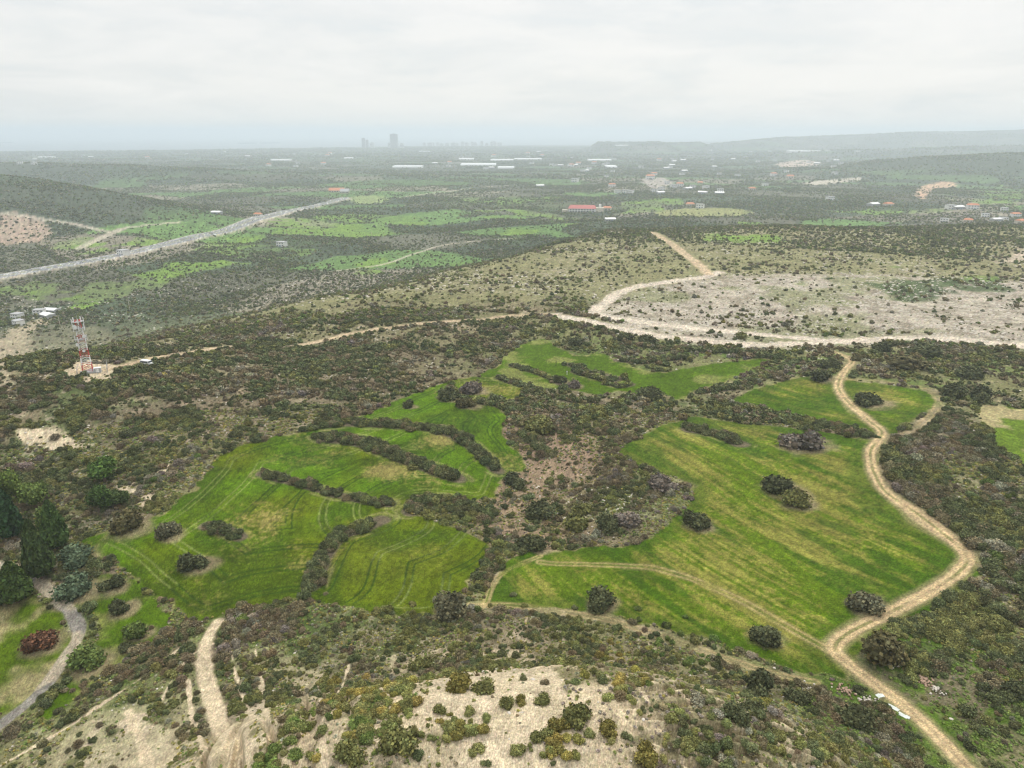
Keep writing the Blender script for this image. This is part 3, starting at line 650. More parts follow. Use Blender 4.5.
def twig_model(name, seed, n):
    g = np.random.default_rng(seed); d = unit(g.normal(0, 1, (n, 3)) * [1, 1, 0.7] + [0, 0, 0.9]); d[:, 2] = np.abs(d[:, 2])
    L_ = g.uniform(0.5, 1.0, n)[:, None]; mid = d * L_ * 0.5; A = d * L_ * 0.5
    B = unit(np.cross(d, g.normal(0, 1, (n, 3)))) * 0.028
    v, f = quads_from(mid, A, B)
    P = d * g.uniform(0.5, 1.0, (n, 1)); v2, f2 = leaves(g, P, d, 0.05)
    return finish(name, [(v, f, 1.0), (v2, f2, 1.05)], g, M_LEAF, 0.3)
def stone_model(name, seed):
    g = np.random.default_rng(seed); v, f = core(g, [(np.array([0, 0, 0.25]), 1.0)], 1.0); v = v * [1, 0.75, 0.5]
    return mesh_np(name, v, f, M_STONE, link=False)
def cone_tree(name, seed, n, leaf, tall=2.6):
    """ragged conical evergreen of unit crown radius"""
    g = np.random.default_rng(seed); zz_ = g.uniform(0.04, 1, n) ** 0.85; prof = np.minimum(zz_ * 5, 1) ** .6 * (1 - zz_) ** .62 * 1.12
    a_ = g.uniform(0, 2 * math.pi, n); lump = 0.78 + 0.34 * vn(a_ * 2.2 + seed, zz_ * 7, seed); rad = prof * lump * g.uniform(0.82, 1.05, n)
    P = np.stack([np.cos(a_) * rad, np.sin(a_) * rad, zz_ * tall], 1); d = np.stack([np.cos(a_), np.sin(a_), 0.5 * np.ones(n)], 1)
    k, m_ = 12, 9; cvs, cfs = [], []
    for j in range(m_):
        q = 0.04 + 0.92 * j / (m_ - 1); pr = min(q * 5, 1) ** .6 * (1 - q) ** .62 * .84
        for i in range(k): cvs.append((math.cos(i / k * 6.283) * pr * g.uniform(.85, 1.1), math.sin(i / k * 6.283) * pr * g.uniform(.85, 1.1), q * tall))
    for j in range(m_ - 1):
        for i in range(k): cfs.append((j * k + i, j * k + (i + 1) % k, (j + 1) * k + (i + 1) % k, (j + 1) * k + i))
    return finish(name, [(*leaves(g, P, d, leaf), 1.0), (np.array(cvs), np.array(cfs), 0.7)], g, M_LEAF)
NEAR = [bush_model('bush_a%d' % i, 200 + i, 1500, 0.050, flat=[.55, .8, .4][i % 3], nl=[9, 7, 11][i % 3]) for i in range(6)] + [twig_model('bush_a9%d' % i, 300 + i, 420) for i in range(2)]
FARP = [bush_model('shrub_b%d' % i, 400 + i, 260, 0.11, flat=.7, nl=6) for i in range(5)]
STONES = [stone_model('stone_c%d' % i, 500 + i) for i in range(4)]
def lib(name, objs):
    c = bpy.data.collections.new(name)
    for o in objs: c.objects.link(o)
    return c
LIB_NEAR, LIB_FAR, LIB_STONE = lib('near', NEAR), lib('far', FARP), lib('stones', STONES)

def scatter(name, P, S, ROT, PID, T, coll, label, cat):
    me = bpy.data.meshes.new(name); me.vertices.add(len(P)); me.vertices.foreach_set('co', np.asarray(P, np.float32).ravel())
    for an, ty, fd, arr in (('scl', 'FLOAT_VECTOR', 'vector', S), ('rot', 'FLOAT_VECTOR', 'vector', ROT), ('pid', 'INT', 'value', PID), ('tint', 'FLOAT_COLOR', 'color', T)):
        at = me.attributes.new(an, ty, 'POINT'); at.data.foreach_set(fd, np.asarray(arr, np.int32 if ty == 'INT' else np.float32).ravel())
    o = bpy.data.objects.new(name, me); COL.objects.link(o); o.color = (0, 0, 0, 1)
    ng = bpy.data.node_groups.new(name + '_nodes', 'GeometryNodeTree')
    ng.interface.new_socket('Geometry', in_out='INPUT', socket_type='NodeSocketGeometry'); ng.interface.new_socket('Geometry', in_out='OUTPUT', socket_type='NodeSocketGeometry')
    gi = ng.nodes.new('NodeGroupInput'); go = ng.nodes.new('NodeGroupOutput'); ip = ng.nodes.new('GeometryNodeInstanceOnPoints'); ci = ng.nodes.new('GeometryNodeCollectionInfo')
    ci.inputs['Collection'].default_value = coll; ci.inputs['Separate Children'].default_value = True; ci.inputs['Reset Children'].default_value = True
    def na_(an, ty):
        n = ng.nodes.new('GeometryNodeInputNamedAttribute'); n.data_type = ty; n.inputs['Name'].default_value = an; return n.outputs['Attribute']
    l = ng.links.new; l(gi.outputs[0], ip.inputs['Points']); l(ci.outputs[0], ip.inputs['Instance']); ip.inputs['Pick Instance'].default_value = True
    l(na_('pid', 'INT'), ip.inputs['Instance Index']); l(na_('rot', 'FLOAT_VECTOR'), ip.inputs['Rotation']); l(na_('scl', 'FLOAT_VECTOR'), ip.inputs['Scale'])
    l(ip.outputs[0], go.inputs[0]); md = o.modifiers.new('scatter', 'NODES'); md.node_group = ng
    tag(o, label, cat, kind='stuff'); return o

# ================================================================ where plants stand
TINTS = dict(olive=(0.150, 0.152, 0.052), dark=(0.094, 0.106, 0.046), brown=(0.158, 0.132, 0.074), grey=(0.205, 0.192, 0.132), mauve=(0.180, 0.150, 0.122), gold=(0.200, 0.172, 0.048), green=(0.108, 0.145, 0.038))
TK = list(TINTS); TV = np.array([TINTS[k] for k in TK])
cand = []    # near bushes: x, y, radius, tint index, model, zone
def rnd_points(r0, r1, n, azmax=47):
    r_ = np.sqrt(rng.uniform(r0 * r0, r1 * r1, n)); a_ = np.radians(rng.uniform(-azmax, azmax, n)); return r_ * np.sin(a_), r_ * np.cos(a_)
grid_r = np.log(rs)
def dens_at(x, y):
    r_ = np.hypot(x, y); i = np.clip(np.searchsorted(rs, r_) - 1, 0, nr - 1); a_ = np.degrees(np.arctan2(x, y)); j = np.clip(((a_ + 47) / 0.082).astype(int), 0, len(fine) - 1)
    return DENS[idx[i, j]], REG[idx[i, j]]
def pick_tint(x, y):
    n = x.size; a_ = fbm(x, y, 26, 3, 701); b_ = np.clip(.62 * ss(.22, .78, fbm(x, y, 10, 3, 705)) + .38 * rng.uniform(0, 1, n), 0, .999); kn = knoll(x, y) > 6
    right = (x > 60) & (y < 260); left = (x < -60) & (y > 180)
    w = np.zeros((n, len(TK)))
    mv = bump(x, y, 26, 66, 16, 14)
    w[:, 0] = 1.8 + 2.2 * kn; w[:, 1] = 1.2 + 1.2 * left + 0.6 * right - .3 * kn; w[:, 2] = 0.9 + (1.6 * ss(.5, .6, a_)) * ~kn - .5 * kn; w[:, 3] = 0.6; w[:, 4] = 0.25 * ~kn + 4 * mv + 0.6 * ss(.5, .6, a_) * ~kn; w[:, 5] = 0.04 + 0.6 * kn; w[:, 6] = 0.22 + .35 * kn; core = bump(x, y, *ZC['core'], 75, 75, 0, 4); w[:, 1] += 2.2 * core; w[:, 2] += 2.6 * core; w[:, 3] += .5 * core; w[:, 6] *= 1 - .7 * core
    w = np.cumsum(w / w.sum(1, keepdims=True), 1); return np.minimum((b_[:, None] > w).sum(1), len(TK) - 1)
# scrub everywhere that is not field or track
def add_scrub(r0, r1, n, smin, smax, power=2.2):
    x, y = rnd_points(r0, r1, n); d, _ = dens_at(x, y)
    clump = ss(0.34, 0.56, fbm(x, y, 7, 3, 711) * 0.65 + fbm(x, y, 30, 2, 712) * 0.35)
    kn = ss(4, 12, knoll(x, y)); right = bump(x, y, 105, 160, 40, 60, 0.1)
    p = d * (0.22 + 0.78 * clump) * (1 - 0.58 * kn) * (.42 + .58 * ss(.40, .54, fbm(x, y, 36, 3, 715))) * (1 - .35 * ss(-5, -30, x) * kn) * (1 - 0.50 * ss(390, 470, np.hypot(x, y))); herb = bump(x, y, 74, 98, 18, 22, .3); p *= 1 - 0.7 * herb; p *= 1 - .75 * kn * (1 - ss(.10, .28, gully(x, y))); p *= 1 - .45 * bump(x, y, *ZC['shoulder'], 16, 16, 0, 4)
    k = rng.uniform(0, 1, n) < p; x, y, clump, right = x[k], y[k], clump[k], right[k]
    k = rng.uniform(0, 1, x.size) > .62 * open_zone(x, y); x, y, clump, right = x[k], y[k], clump[k], right[k]
    s = smin + (smax - smin) * rng.uniform(0, 1, x.size) ** power; s *= (0.7 + 0.6 * clump) * (1 + 1.0 * right); s = np.where(rng.uniform(0, 1, s.size) < .03, np.minimum(s * 1.8 + .5, smax * 1.5), s)
    return x, y, s
bx_, by_, bs_ = [], [], []
for args in ((45, 130, 44000, 0.14, .95, 2.6), (130, 230, 60000, 0.25, 1.3, 2.6), (230, 420, 120000, 0.35, 1.65, 2.8), (420, 850, 210000, 0.35, 1.55, 3.0)):
    x, y, s = add_scrub(*args); bx_.append(x); by_.append(y); bs_.append(s)
bx_, by_, bs_ = map(np.concatenate, (bx_, by_, bs_)); bt_ = pick_tint(bx_, by_); k_far = (np.hypot(bx_, by_) > 400) & (rng.uniform(0, 1, bx_.size) < .6); bt_ = np.where(k_far, rng.choice([0, 0, 3, 6, 2], bx_.size), bt_); bz_ = ['scrub'] * len(bx_)
# hedges: rows of bushes on the terrace edges
hx, hy, hs = [], [], []
for P, hw in HEDGES:
    seg = np.hypot(*np.diff(P, axis=0).T); tot = seg.sum(); n = int(tot * hw * 1.0); cum = np.concatenate([[0], np.cumsum(seg)])
    for s_ in rng.uniform(0, tot, n):
        i = min(np.searchsorted(cum, s_) - 1, len(seg) - 1); i = max(i, 0); f_ = (s_ - cum[i]) / seg[i]; q = P[i] * (1 - f_) + P[i + 1] * f_
        hx.append(q[0] + rng.normal(0, hw * 0.38)); hy.append(q[1] + rng.normal(0, hw * 0.38)); hs.append(rng.uniform(0.75, 1.75) * (0.8 + 0.22 * hw))
nh = len(hx)
CLUMPS = [(372,722,34,70,(0,6,6,0,5)),(335,690,30,45,(0,0,5)),(300,725,26,40,(0,6,2)),(400,690,22,26,(0,5,0)),(560,742,26,26,(0,5,0)),(150,655,28,60,(1,2,1)),(95,690,22,34,(1,2)),(255,668,24,36,(0,0,2)),
          (620,665,45,60,(2,0,5)),(690,665,34,40,(0,6)),(700,745,30,40,(0,1)),(770,745,36,46,(0,1,2)),(830,745,34,40,(0,1)),(665,640,40,26,(6,6,1)),(470,640,60,60,(0,2,1)),(330,640,60,70,(0,2,1)),(460,725,26,18,(0,0,5)),(190,735,14,18,(0,2)),(270,760,20,24,(0,6))]
ht_ = []
for (u, v, sp, n, ti) in CLUMPS:
    q = unproject(np.stack([rng.normal(u, sp * .5, n), rng.normal(v, sp * .36, n)], 1)); hx += list(q[:, 0]); hy += list(q[:, 1]); hs += list(rng.uniform(.35, 1.25, n)); ht_ += list(rng.choice(ti, n))
hx, hy, hs = map(np.array, (hx, hy, hs)); ht = np.concatenate([rng.choice([1, 1, 1, 1, 1, 0, 2], nh), np.array(ht_, int)])
# big lone bushes and clumps seen one by one: (px, py of the foot, width in px, tint, flatness, label, category)
TINTS2 = dict(TINTS, red=(0.125, 0.062, 0.036), greygreen=(0.095, 0.128, 0.072), grey=(0.125, 0.120, 0.070), brown=(0.110, 0.098, 0.045), dark=(0.086, 0.094, 0.044))
hp = unproject([(h[0], h[1]) for h in HAND])
hand = []
for h, (x, y) in zip(HAND, hp):
    z = float(ground_z(x, y)[0]); _, _, dep = project(x, y, z); hand.append((x, y, z, h[2] * dep / F_PX / 2 / 0.86, h))
hxy = np.array([(a_[0], a_[1]) for a_ in hand]); hrad = np.array([a_[3] for a_ in hand])
def clear_of(x, y, f=0.8):
    k = np.ones(len(x), bool)
    for (u, v), r_ in zip(hxy, hrad): k &= np.hypot(x - u, y - v) > r_ * f
    return k
def bush_thing(name, x, y, z, r_, tint, model, label, cat, group=None, tall=1.0):
    o = bpy.data.objects.new(name, NEAR[model].data); COL.objects.link(o)
    o.location = (x, y, z - 0.08 * r_); o.scale = (r_, r_ * random.uniform(.85, 1.1), r_ * tall * .82); o.rotation_euler = (0, 0, random.uniform(0, 6.28)); o.color = (*tint, 1)
    return tag(o, label, cat, group)
for i, (x, y, z, r_, h) in enumerate(hand): bush_thing('bush', x, y, z, r_, TINTS2[h[3]], i % 6, h[5], 'bush', tall=h[4] * 1.05)

# the pool of other bushes: the largest in the picture become things, the rest one mass
ax = np.concatenate([bx_, hx]); ay = np.concatenate([by_, hy]); as_ = np.concatenate([bs_, hs]); at_ = np.concatenate([bt_, ht]); ah = np.concatenate([np.zeros(len(bx_), bool), np.arange(len(hx)) < nh])
k = clear_of(ax, ay); ax, ay, as_, at_, ah = ax[k], ay[k], as_[k], at_[k], ah[k]
az_ = ground_z(ax, ay); px, py, dep = project(ax, ay, az_)
size_px = as_ * F_PX / dep; inframe = (px > 4) & (px < 1020) & (py > 300) & (py < 765) & (dep > 20)
order = np.argsort(-np.where(inframe, size_px, 0)); top = order[:300 - len(hand)]; rest = np.ones(len(ax), bool); rest[top] = False
HUE = dict(olive='olive', dark='dark green', brown='brown', grey='pale grey', mauve='mauve brown', gold='golden', green='fresh green')
def zone_of(x, y, u, v, hedge):
    if hedge: return 'in the hedge rows along the terraces'
    if v > 610 and u < 190: return 'on the steep bank above the pale path'
    if v > 600 and u < 430: return 'on the gullied west shoulder of the knoll'
    if v > 650 and u < 640: return 'round the sandy crown of the knoll'
    if v > 600 and u < 720: return 'on the far side of the knoll facing the fields'
    if v > 600 and u < 850: return 'on the mauve eroded flank of the knoll'
    if v > 630 and u > 830: return 'among the herbs by the lower dirt track'
    if u > 860 and v > 400: return 'in the dense thicket east of the dirt track'
    if 480 < u < 720: return 'in the stony gully between the fields'
    if u < 330: return 'on the dark scrub hill below the mast'
    return 'on the rough ground under the white road'
def zg(x, y, u, v, hedge): return 'shrubs ' + zone_of(x, y, u, v, hedge)
for q, i in enumerate(top):
    zn = zone_of(ax[i], ay[i], px[i], py[i], ah[i]); tn = TK[at_[i]]
    size = 'large' if size_px[i] > np.median(size_px[top]) else 'smaller'
    bush_thing('bush', ax[i], ay[i], az_[i], as_[i], TV[at_[i]] * random.uniform(1.0, 1.4), [0, 1, 2, 3, 4, 5, 6, 7][q % (8 if tn in ('mauve', 'grey', 'brown') else 6)], '%s %s shrub %s' % (size, HUE[tn], zn), 'shrub', 'shrubs ' + zn, tall=random.uniform(.75, 1.05))
def tints_for(t_):
    base = TV[t_] * 1.16; v = rng.uniform(0.75, 1.3, (len(t_), 1)); return np.concatenate([base * v * rng.uniform(.93, 1.07, (len(t_), 3)), np.ones((len(t_), 1))], 1)
def put(name, k, coll, nm, label, cat, twigs=None):
    n = int(k.sum()); s = as_[k]; P = np.stack([ax[k], ay[k], az_[k] - 0.08 * s], 1)
    S = np.stack([s, s * rng.uniform(.8, 1.2, n), s * rng.uniform(.65, 1.05, n)], 1); ROT = np.stack([np.zeros(n), np.zeros(n), rng.uniform(0, 6.28, n)], 1)
    pid = rng.integers(0, nm, n)
    if twigs: pid = np.where(np.isin(at_[k], [2, 3, 4]) & (rng.uniform(0, 1, n) < 0.45), rng.integers(6, 8, n), pid % 6)
    tc_ = tints_for(at_[k]); tc_[:, :3] *= (1 + .28 * ss(4, 10, knoll(ax[k], ay[k])))[:, None]; scatter(name, P, S, ROT, pid, tc_, coll, label, cat); print(name, n)
put('scrub', rest & (dep < 260), LIB_NEAR, 8, 'dense low scrub of olive, brown and mauve shrubs covering the knoll and slopes', 'scrub', True)
put('undergrowth', rest & (dep >= 260), LIB_FAR, 5, 'fine dark scrub covering the hill and the ground past the fields', 'scrub')
# small herbs: low tufts on the near slopes
x, y = rnd_points(45, 260, 150000); d, rg = dens_at(x, y); kn = ss(4, 12, knoll(x, y)); herb = bump(x, y, 74, 98, 22, 26, .3)
k = rng.uniform(0, 1, x.size) < d * (0.30 + 0.70 * ss(.42, .6, fbm(x, y, 5, 3, 733))) * (1 - .35 * kn) ; x, y, herb = x[k], y[k], herb[k]; n = x.size; z = ground_z(x, y); s = rng.uniform(.12, .38, n) * (.6 + np.hypot(x, y) / 220)
mvz = bump(x, y, *unproject([(630,722)])[0], 15, 11, 0, 4); tt = np.where(rng.uniform(0, 1, n) < mvz * .8, 4, 0); tt = np.where(tt == 4, 4, np.where(herb > .35, 6, rng.choice([0, 0, 3, 0, 5, 2, 6], n))); tcol = tints_for(tt); tcol[:, :3] *= 1.35
scatter('herbs', np.stack([x, y, z - .02], 1), np.stack([s, s, s * .7], 1), np.stack([z * 0, z * 0, rng.uniform(0, 6.28, n)], 1), rng.integers(0, 5, n), tcol, LIB_FAR, 'small green and grey herb tufts between the shrubs', 'herbs')
# far trees and bushes on the plain and the hills
fx, fy, fs = [], [], []
for r0, r1, n, s0, s1 in ((700, 1300, 150000, .6, 2.3), (1300, 2600, 190000, 1.0, 3.0), (2600, 5000, 110000, 2.2, 5.0), (5000, 9500, 80000, 4, 9)):
    x, y = rnd_points(r0, r1, n, 46); d, rg = dens_at(x, y); p = d * (0.25 + 0.75 * ss(.36, .56, fbm(x, y, 60 + r0 * .04, 3, 741)))
    k = (rng.uniform(0, 1, n) < p) & (y < coast_y(x) - 150); x, y = x[k], y[k]; fx.append(x); fy.append(y); fs.append(s0 + (s1 - s0) * rng.uniform(0, 1, x.size) ** 2)
fx, fy, fs = map(np.concatenate, (fx, fy, fs)); n = fx.size; z = ground_z(fx, fy)
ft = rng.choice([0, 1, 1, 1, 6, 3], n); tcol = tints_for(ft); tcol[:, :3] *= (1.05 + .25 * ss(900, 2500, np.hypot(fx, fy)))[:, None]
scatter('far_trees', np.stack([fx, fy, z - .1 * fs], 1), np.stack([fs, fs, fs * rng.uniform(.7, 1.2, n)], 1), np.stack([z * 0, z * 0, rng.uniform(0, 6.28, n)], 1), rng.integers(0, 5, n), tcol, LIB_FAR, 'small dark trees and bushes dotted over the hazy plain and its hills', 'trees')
print('far trees', n)
# loose stones
sx, sy, sr = [], [], []
gc = unproject([(605,498),(625,500),(560,493),(590,515)])
for (cx_, cy_), n, sp in zip(gc, (170, 110, 60, 60), (5.0, 4.0, 6.0, 7.0)):
    sx.append(rng.normal(cx_, sp, n)); sy.append(rng.normal(cy_, sp * .8, n)); sr.append(rng.uniform(.12, .5, n))
x, y = rnd_points(300, 620, 26000, 46); k = (signed(x, y, QUARRY, 60) > -12) & (fbm(x, y, 14, 3, 751) > .45); sx.append(x[k]); sy.append(y[k]); sr.append(0.25 + 1.0 * rng.uniform(0, 1, k.sum()) ** 3)
x, y = rnd_points(45, 420, 16000, 46); d, _ = dens_at(x, y); k = (rng.uniform(0, 1, x.size) < .45 * ss(.5, .65, fbm(x, y, 12, 3, 752))) & (d > .02); sx.append(x[k]); sy.append(y[k]); sr.append(0.08 + .0012 * np.hypot(x[k], y[k]) + .25 * rng.uniform(0, 1, k.sum()) ** 4)
x, y = rnd_points(450, 900, 14000, 46); d, _ = dens_at(x, y); k = (rng.uniform(0, 1, x.size) < .5) & (d > .3) & (fbm(x, y, 40, 3, 753) > .52); sx.append(x[k]); sy.append(y[k]); sr.append(rng.uniform(.5, 1.5, k.sum()))
sx, sy, sr = map(np.concatenate, (sx, sy, sr)); n = sx.size; z = ground_z(sx, sy)
scatter('loose_stones', np.stack([sx, sy, z - .1 * sr], 1), np.stack([sr, sr, sr * .8], 1), np.stack([z * 0, z * 0, rng.uniform(0, 6.28, n)], 1), rng.integers(0, 4, n), np.ones((n, 4)), LIB_STONE, 'pale limestone pieces strewn over the quarry ground, gully and slopes', 'stones')
print('stones', n)

# ================================================================ solid things
class MB:
    def __init__(s): s.v = []; s.f = []
    def box(s, x0, x1, y0, y1, z0, z1, taper=0.0):
        b = len(s.v); t_ = taper
        s.v += [(x0, y0, z0), (x1, y0, z0), (x1, y1, z0), (x0, y1, z0), (x0 + t_, y0 + t_, z1), (x1 - t_, y0 + t_, z1), (x1 - t_, y1 - t_, z1), (x0 + t_, y1 - t_, z1)]
        s.f += [(b, b + 3, b + 2, b + 1), (b + 4, b + 5, b + 6, b + 7), (b, b + 1, b + 5, b + 4), (b + 1, b + 2, b + 6, b + 5), (b + 2, b + 3, b + 7, b + 6), (b + 3, b, b + 4, b + 7)]; return s
    def tube(s, p, q, r0, r1=None, k=8):
        r1 = r0 if r1 is None else r1; p = np.array(p, float); q = np.array(q, float); d = (q - p) / max(np.linalg.norm(q - p), 1e-6)
        a_ = np.cross(d, [0, 0, 1] if abs(d[2]) < .9 else [1, 0, 0]); a_ /= np.linalg.norm(a_); b_ = np.cross(d, a_); o_ = len(s.v)
        for c_, r_ in ((p, r0), (q, r1)):
            for i in range(k): t_ = i / k * 2 * math.pi; s.v.append(tuple(c_ + a_ * math.cos(t_) * r_ + b_ * math.sin(t_) * r_))
        for i in range(k): s.f.append((o_ + i, o_ + (i + 1) % k, o_ + k + (i + 1) % k, o_ + k + i))
        s.f.append(tuple(o_ + k - 1 - i for i in range(k))); s.f.append(tuple(o_ + k + i for i in range(k))); return s
    def gable(s, x0, x1, y0, y1, z0, h, hip=0.0):
        b = len(s.v); ym = (y0 + y1) / 2
        s.v += [(x0, y0, z0), (x1, y0, z0), (x1, y1, z0), (x0, y1, z0), (x0 + hip, ym, z0 + h), (x1 - hip, ym, z0 + h)]
        s.f += [(b, b + 1, b + 5, b + 4), (b + 2, b + 3, b + 4, b + 5), (b + 1, b + 2, b + 5), (b + 3, b, b + 4), (b, b + 3, b + 2, b + 1)]; return s
    def arch(s, x0, x1, y0, y1, z0, h, k=8):
        b = len(s.v)
        for xx in (x0, x1):
            for i in range(k + 1): t_ = math.pi * i / k; s.v.append((xx, (y0 + y1) / 2 - math.cos(t_) * (y1 - y0) / 2, z0 + math.sin(t_) * h))
        for i in range(k): s.f.append((b + i, b + i + 1, b + k + 2 + i, b + k + 1 + i))
        s.f.append(tuple(b + i for i in range(k, -1, -1))); s.f.append(tuple(b + k + 1 + i for i in range(k + 1))); return s
    def build(s, name, mat, parent=None, at=None):
        me = bpy.data.meshes.new(name); me.from_pydata(s.v, [], s.f); me.update(); me.materials.append(mat)
        o = bpy.data.objects.new(name, me); COL.objects.link(o); o.parent = parent
        if at is not None: o.location = at
        return o
def empty(name, loc, rz=0, label=None, cat=None, group=None):
    o = bpy.data.objects.new(name, None); COL.objects.link(o); o.location = loc; o.rotation_euler = (0, 0, rz); return tag(o, label, cat, group)
def at_px(px_, py_, up=0.0):
    x, y = unproject([(px_, py_)])[0]; return (x, y, float(ground_z(x, y)[0]) + up)
def copy_tree(root, loc, rz, sc=(1, 1, 1), label=None, group=None):
    r_ = root.copy(); COL.objects.link(r_); r_.location = loc; r_.rotation_euler = (0, 0, rz); r_.scale = sc
    if label: r_['label'] = label
    if group: r_['group'] = group
    for ch in root.children:
        c_ = ch.copy(); COL.objects.link(c_); c_.parent = r_
        for g2 in ch.children: d_ = g2.copy(); COL.objects.link(d_); d_.parent = c_
    return r_

# trees beside the lawn and on the hill side
CONE = [cone_tree('cone_model_%d' % i, 600 + i, 2200, 0.075, 2.3) for i in range(3)]
ROUND = [bush_model('round_model_%d' % i, 620 + i, 2600, 0.045, flat=1.1, nl=11, spread=0.5) for i in range(2)]
TREES = [
 (42,578,34,'cone',(0.056,0.083,0.026),1.0,'tallest dark green conifer, in front of another, above the path'),
 (58,548,32,'cone',(0.066,0.109,0.030),.85,'dark green conifer standing behind the tallest one'),
 (18,602,42,'cone',(0.059,0.092,0.023),.55,'squat broad conifer at the top of the lawn beside the path'),
 (-2,606,26,'cone',(0.066,0.096,0.030),.6,'conifer at the frame edge next to the squat broad one'),
 (10,538,38,'cone',(0.033,0.069,0.026),.75,'very dark conifer behind the sandy bank at the frame edge'),
 (8,505,34,'round',(0.140,0.190,0.043),.9,'yellow-green pine at the frame edge'),
 (36,508,34,'round',(0.132,0.178,0.046),.9,'light green pine with an open crown behind the conifers'),
 (50,528,24,'round',(0.116,0.162,0.043),.8,'small light green pine just above the conifers'),
 (105,482,32,'round',(0.086,0.145,0.033),.8,'fresh green pine in the brown scrub'),
 (100,512,30,'round',(0.069,0.116,0.030),.8,'dark green pine below the fresh green one'),
 (121,506,22,'round',(0.076,0.109,0.036),.8,'small dark pine behind the golden bush'),
]
for i, (u, v, w, kd, tint, tl, lab) in enumerate(TREES):
    x, y, z = at_px(u, v); _, _, dep_ = project(x, y, z); r_ = w * dep_ / F_PX / 2 * (.82 if kd == 'cone' else 1)
    t_ = empty('conifer_tree' if kd == 'cone' else 'pine_tree', (x, y, z - .1), 0, lab, 'tree')
    th = 0.22 * r_ if kd == 'cone' else 0.5 * r_
    tr = MB().tube((0, 0, 0), (0, 0, th + r_ * .8), .10 * r_, .06 * r_)
    for q in range(4): a_ = q * 1.6 + i; tr.tube((0, 0, th + .2 * r_), (math.cos(a_) * .6 * r_, math.sin(a_) * .6 * r_, th + .7 * r_), .04 * r_, .015 * r_, 6)
    tr.build('trunk', M_BARK, t_)
    src = (CONE[i % 3] if kd == 'cone' else ROUND[i % 2]); c_ = bpy.data.objects.new('crown', src.data); COL.objects.link(c_); c_.parent = t_
    c_.location = (0, 0, th); c_.scale = (r_, r_, r_ * tl * (1.95 if kd == 'cone' else 1.2)); c_.rotation_euler = (0, 0, i * 1.3); c_.color = (*tint, 1)

# the red and white lattice mast with its cabinets
mx_, my_, mz_ = at_px(88, 371); H = 20.5
mast = empty('lattice_mast', (mx_, my_, mz_ - .3), 0.5, 'red and white lattice mast hung with panel antennas on the scrub hill', 'mast')
MB().box(-2.6, 2.6, -2.6, 2.6, -1, .45).build('footing', M_GREY, mast)
def leg_at(k, z): w = 1.75 * (1 - z / H * .52); return np.array([(-1, -1), (1, -1), (1, 1), (-1, 1)][k % 4]) * w
for s_ in range(7):
    z0, z1 = .4 + (H - .4) * s_ / 7, .4 + (H - .4) * (s_ + 1) / 7; mb = MB()
    for k_ in range(4):
        p0, p1, q0, q1 = leg_at(k_, z0), leg_at(k_, z1), leg_at(k_ + 1, z0), leg_at(k_ + 1, z1); zm = (z0 + z1) / 2; pm, qm = leg_at(k_, zm), leg_at(k_ + 1, zm)
        mb.tube((*p0, z0), (*p1, z1), .13, k=6); mb.tube((*p0, z0), (*qm, zm), .06, k=5); mb.tube((*qm, zm), (*p1, z1), .06, k=5); mb.tube((*q0, z0), (*pm, zm), .06, k=5); mb.tube((*pm, zm), (*q1, z1), .06, k=5); mb.tube((*p1, z1), (*q1, z1), .07, k=5)
    mb.build('lattice_section', M_RED if s_ % 2 == 0 else M_WPAINT, mast)
for zc, n_ in ((H - .6, 5), (H - 3.2, 6), (H - 7.5, 5)):
    MB().tube((0, 0, zc), (0, 0, zc + .15), 1.9, k=10).build('platform', M_GREY, mast)
    for k_ in range(n_):
        a_ = k_ / n_ * 6.283 + zc; x_, y_ = 2.05 * math.cos(a_), 2.05 * math.sin(a_)
        o = MB().box(-.16, .16, -.1, .1, -1.0, 1.2).build('panel_antenna', M_WPAINT, mast, (x_, y_, zc + .3)); o.rotation_euler = (0, 0, a_ + 1.57)
for k_, (zc, a_, rr_) in enumerate(((H - 2.2, 4.2, .9), (H - 6, 5.3, .75), (H - 9, 3.9, .7), (H - 11.5, 4.8, .55))):
    x_, y_ = 1.9 * math.cos(a_), 1.9 * math.sin(a_); d_ = np.array([math.cos(a_), math.sin(a_), 0])
    MB().tube(np.array([x_, y_, zc]), np.array([x_, y_, zc]) + d_ * .35, rr_ * .7, rr_, 14).build('dish_antenna', M_WPAINT, mast)
MB().tube((0, 0, H), (0, 0, H + 3), .05, .02).build('lightning_rod', M_GREY, mast)
x, y, z = at_px(98, 372); cab = empty('equipment_cabinet', (x, y, z), .4, 'low grey cabinet beside the foot of the mast', 'cabinet')
MB().box(-1.2, 1.2, -.7, .7, -.2, 1.7).build('housing', M_GREY, cab); MB().box(-1.3, 1.3, -.8, .8, 1.7, 1.85).build('lid', M_WPAINT, cab); MB().box(-.5, .5, -.74, -.7, .1, 1.5).build('door', M_WPAINT, cab)
fx_ = empty('mast_fence', (mx_ + 1.5, my_ + .5, mz_), .5, 'wire fence on posts round the foot of the mast', 'fence')
for i in range(12):
    u_, v_ = [(-5 + 3.33 * (i % 3), -5), (5, -5 + 3.33 * (i % 3)), (5 - 3.33 * (i % 3), 5), (-5, 5 - 3.33 * (i % 3))][i // 3]
    MB().tube((u_, v_, -.6), (u_, v_, 2.0), .06).build('post', M_GREY, fx_)
for zz0 in (.5, 1.2, 1.9):
    mb = MB()
    for p_, q_ in (((-5, -5), (5, -5)), ((5, -5), (5, 5)), ((5, 5), (-5, 5)), ((-5, 5), (-5, -5))): mb.tube((*p_, zz0), (*q_, zz0), .02, k=4)
    mb.build('wire', M_GREY, fx_)
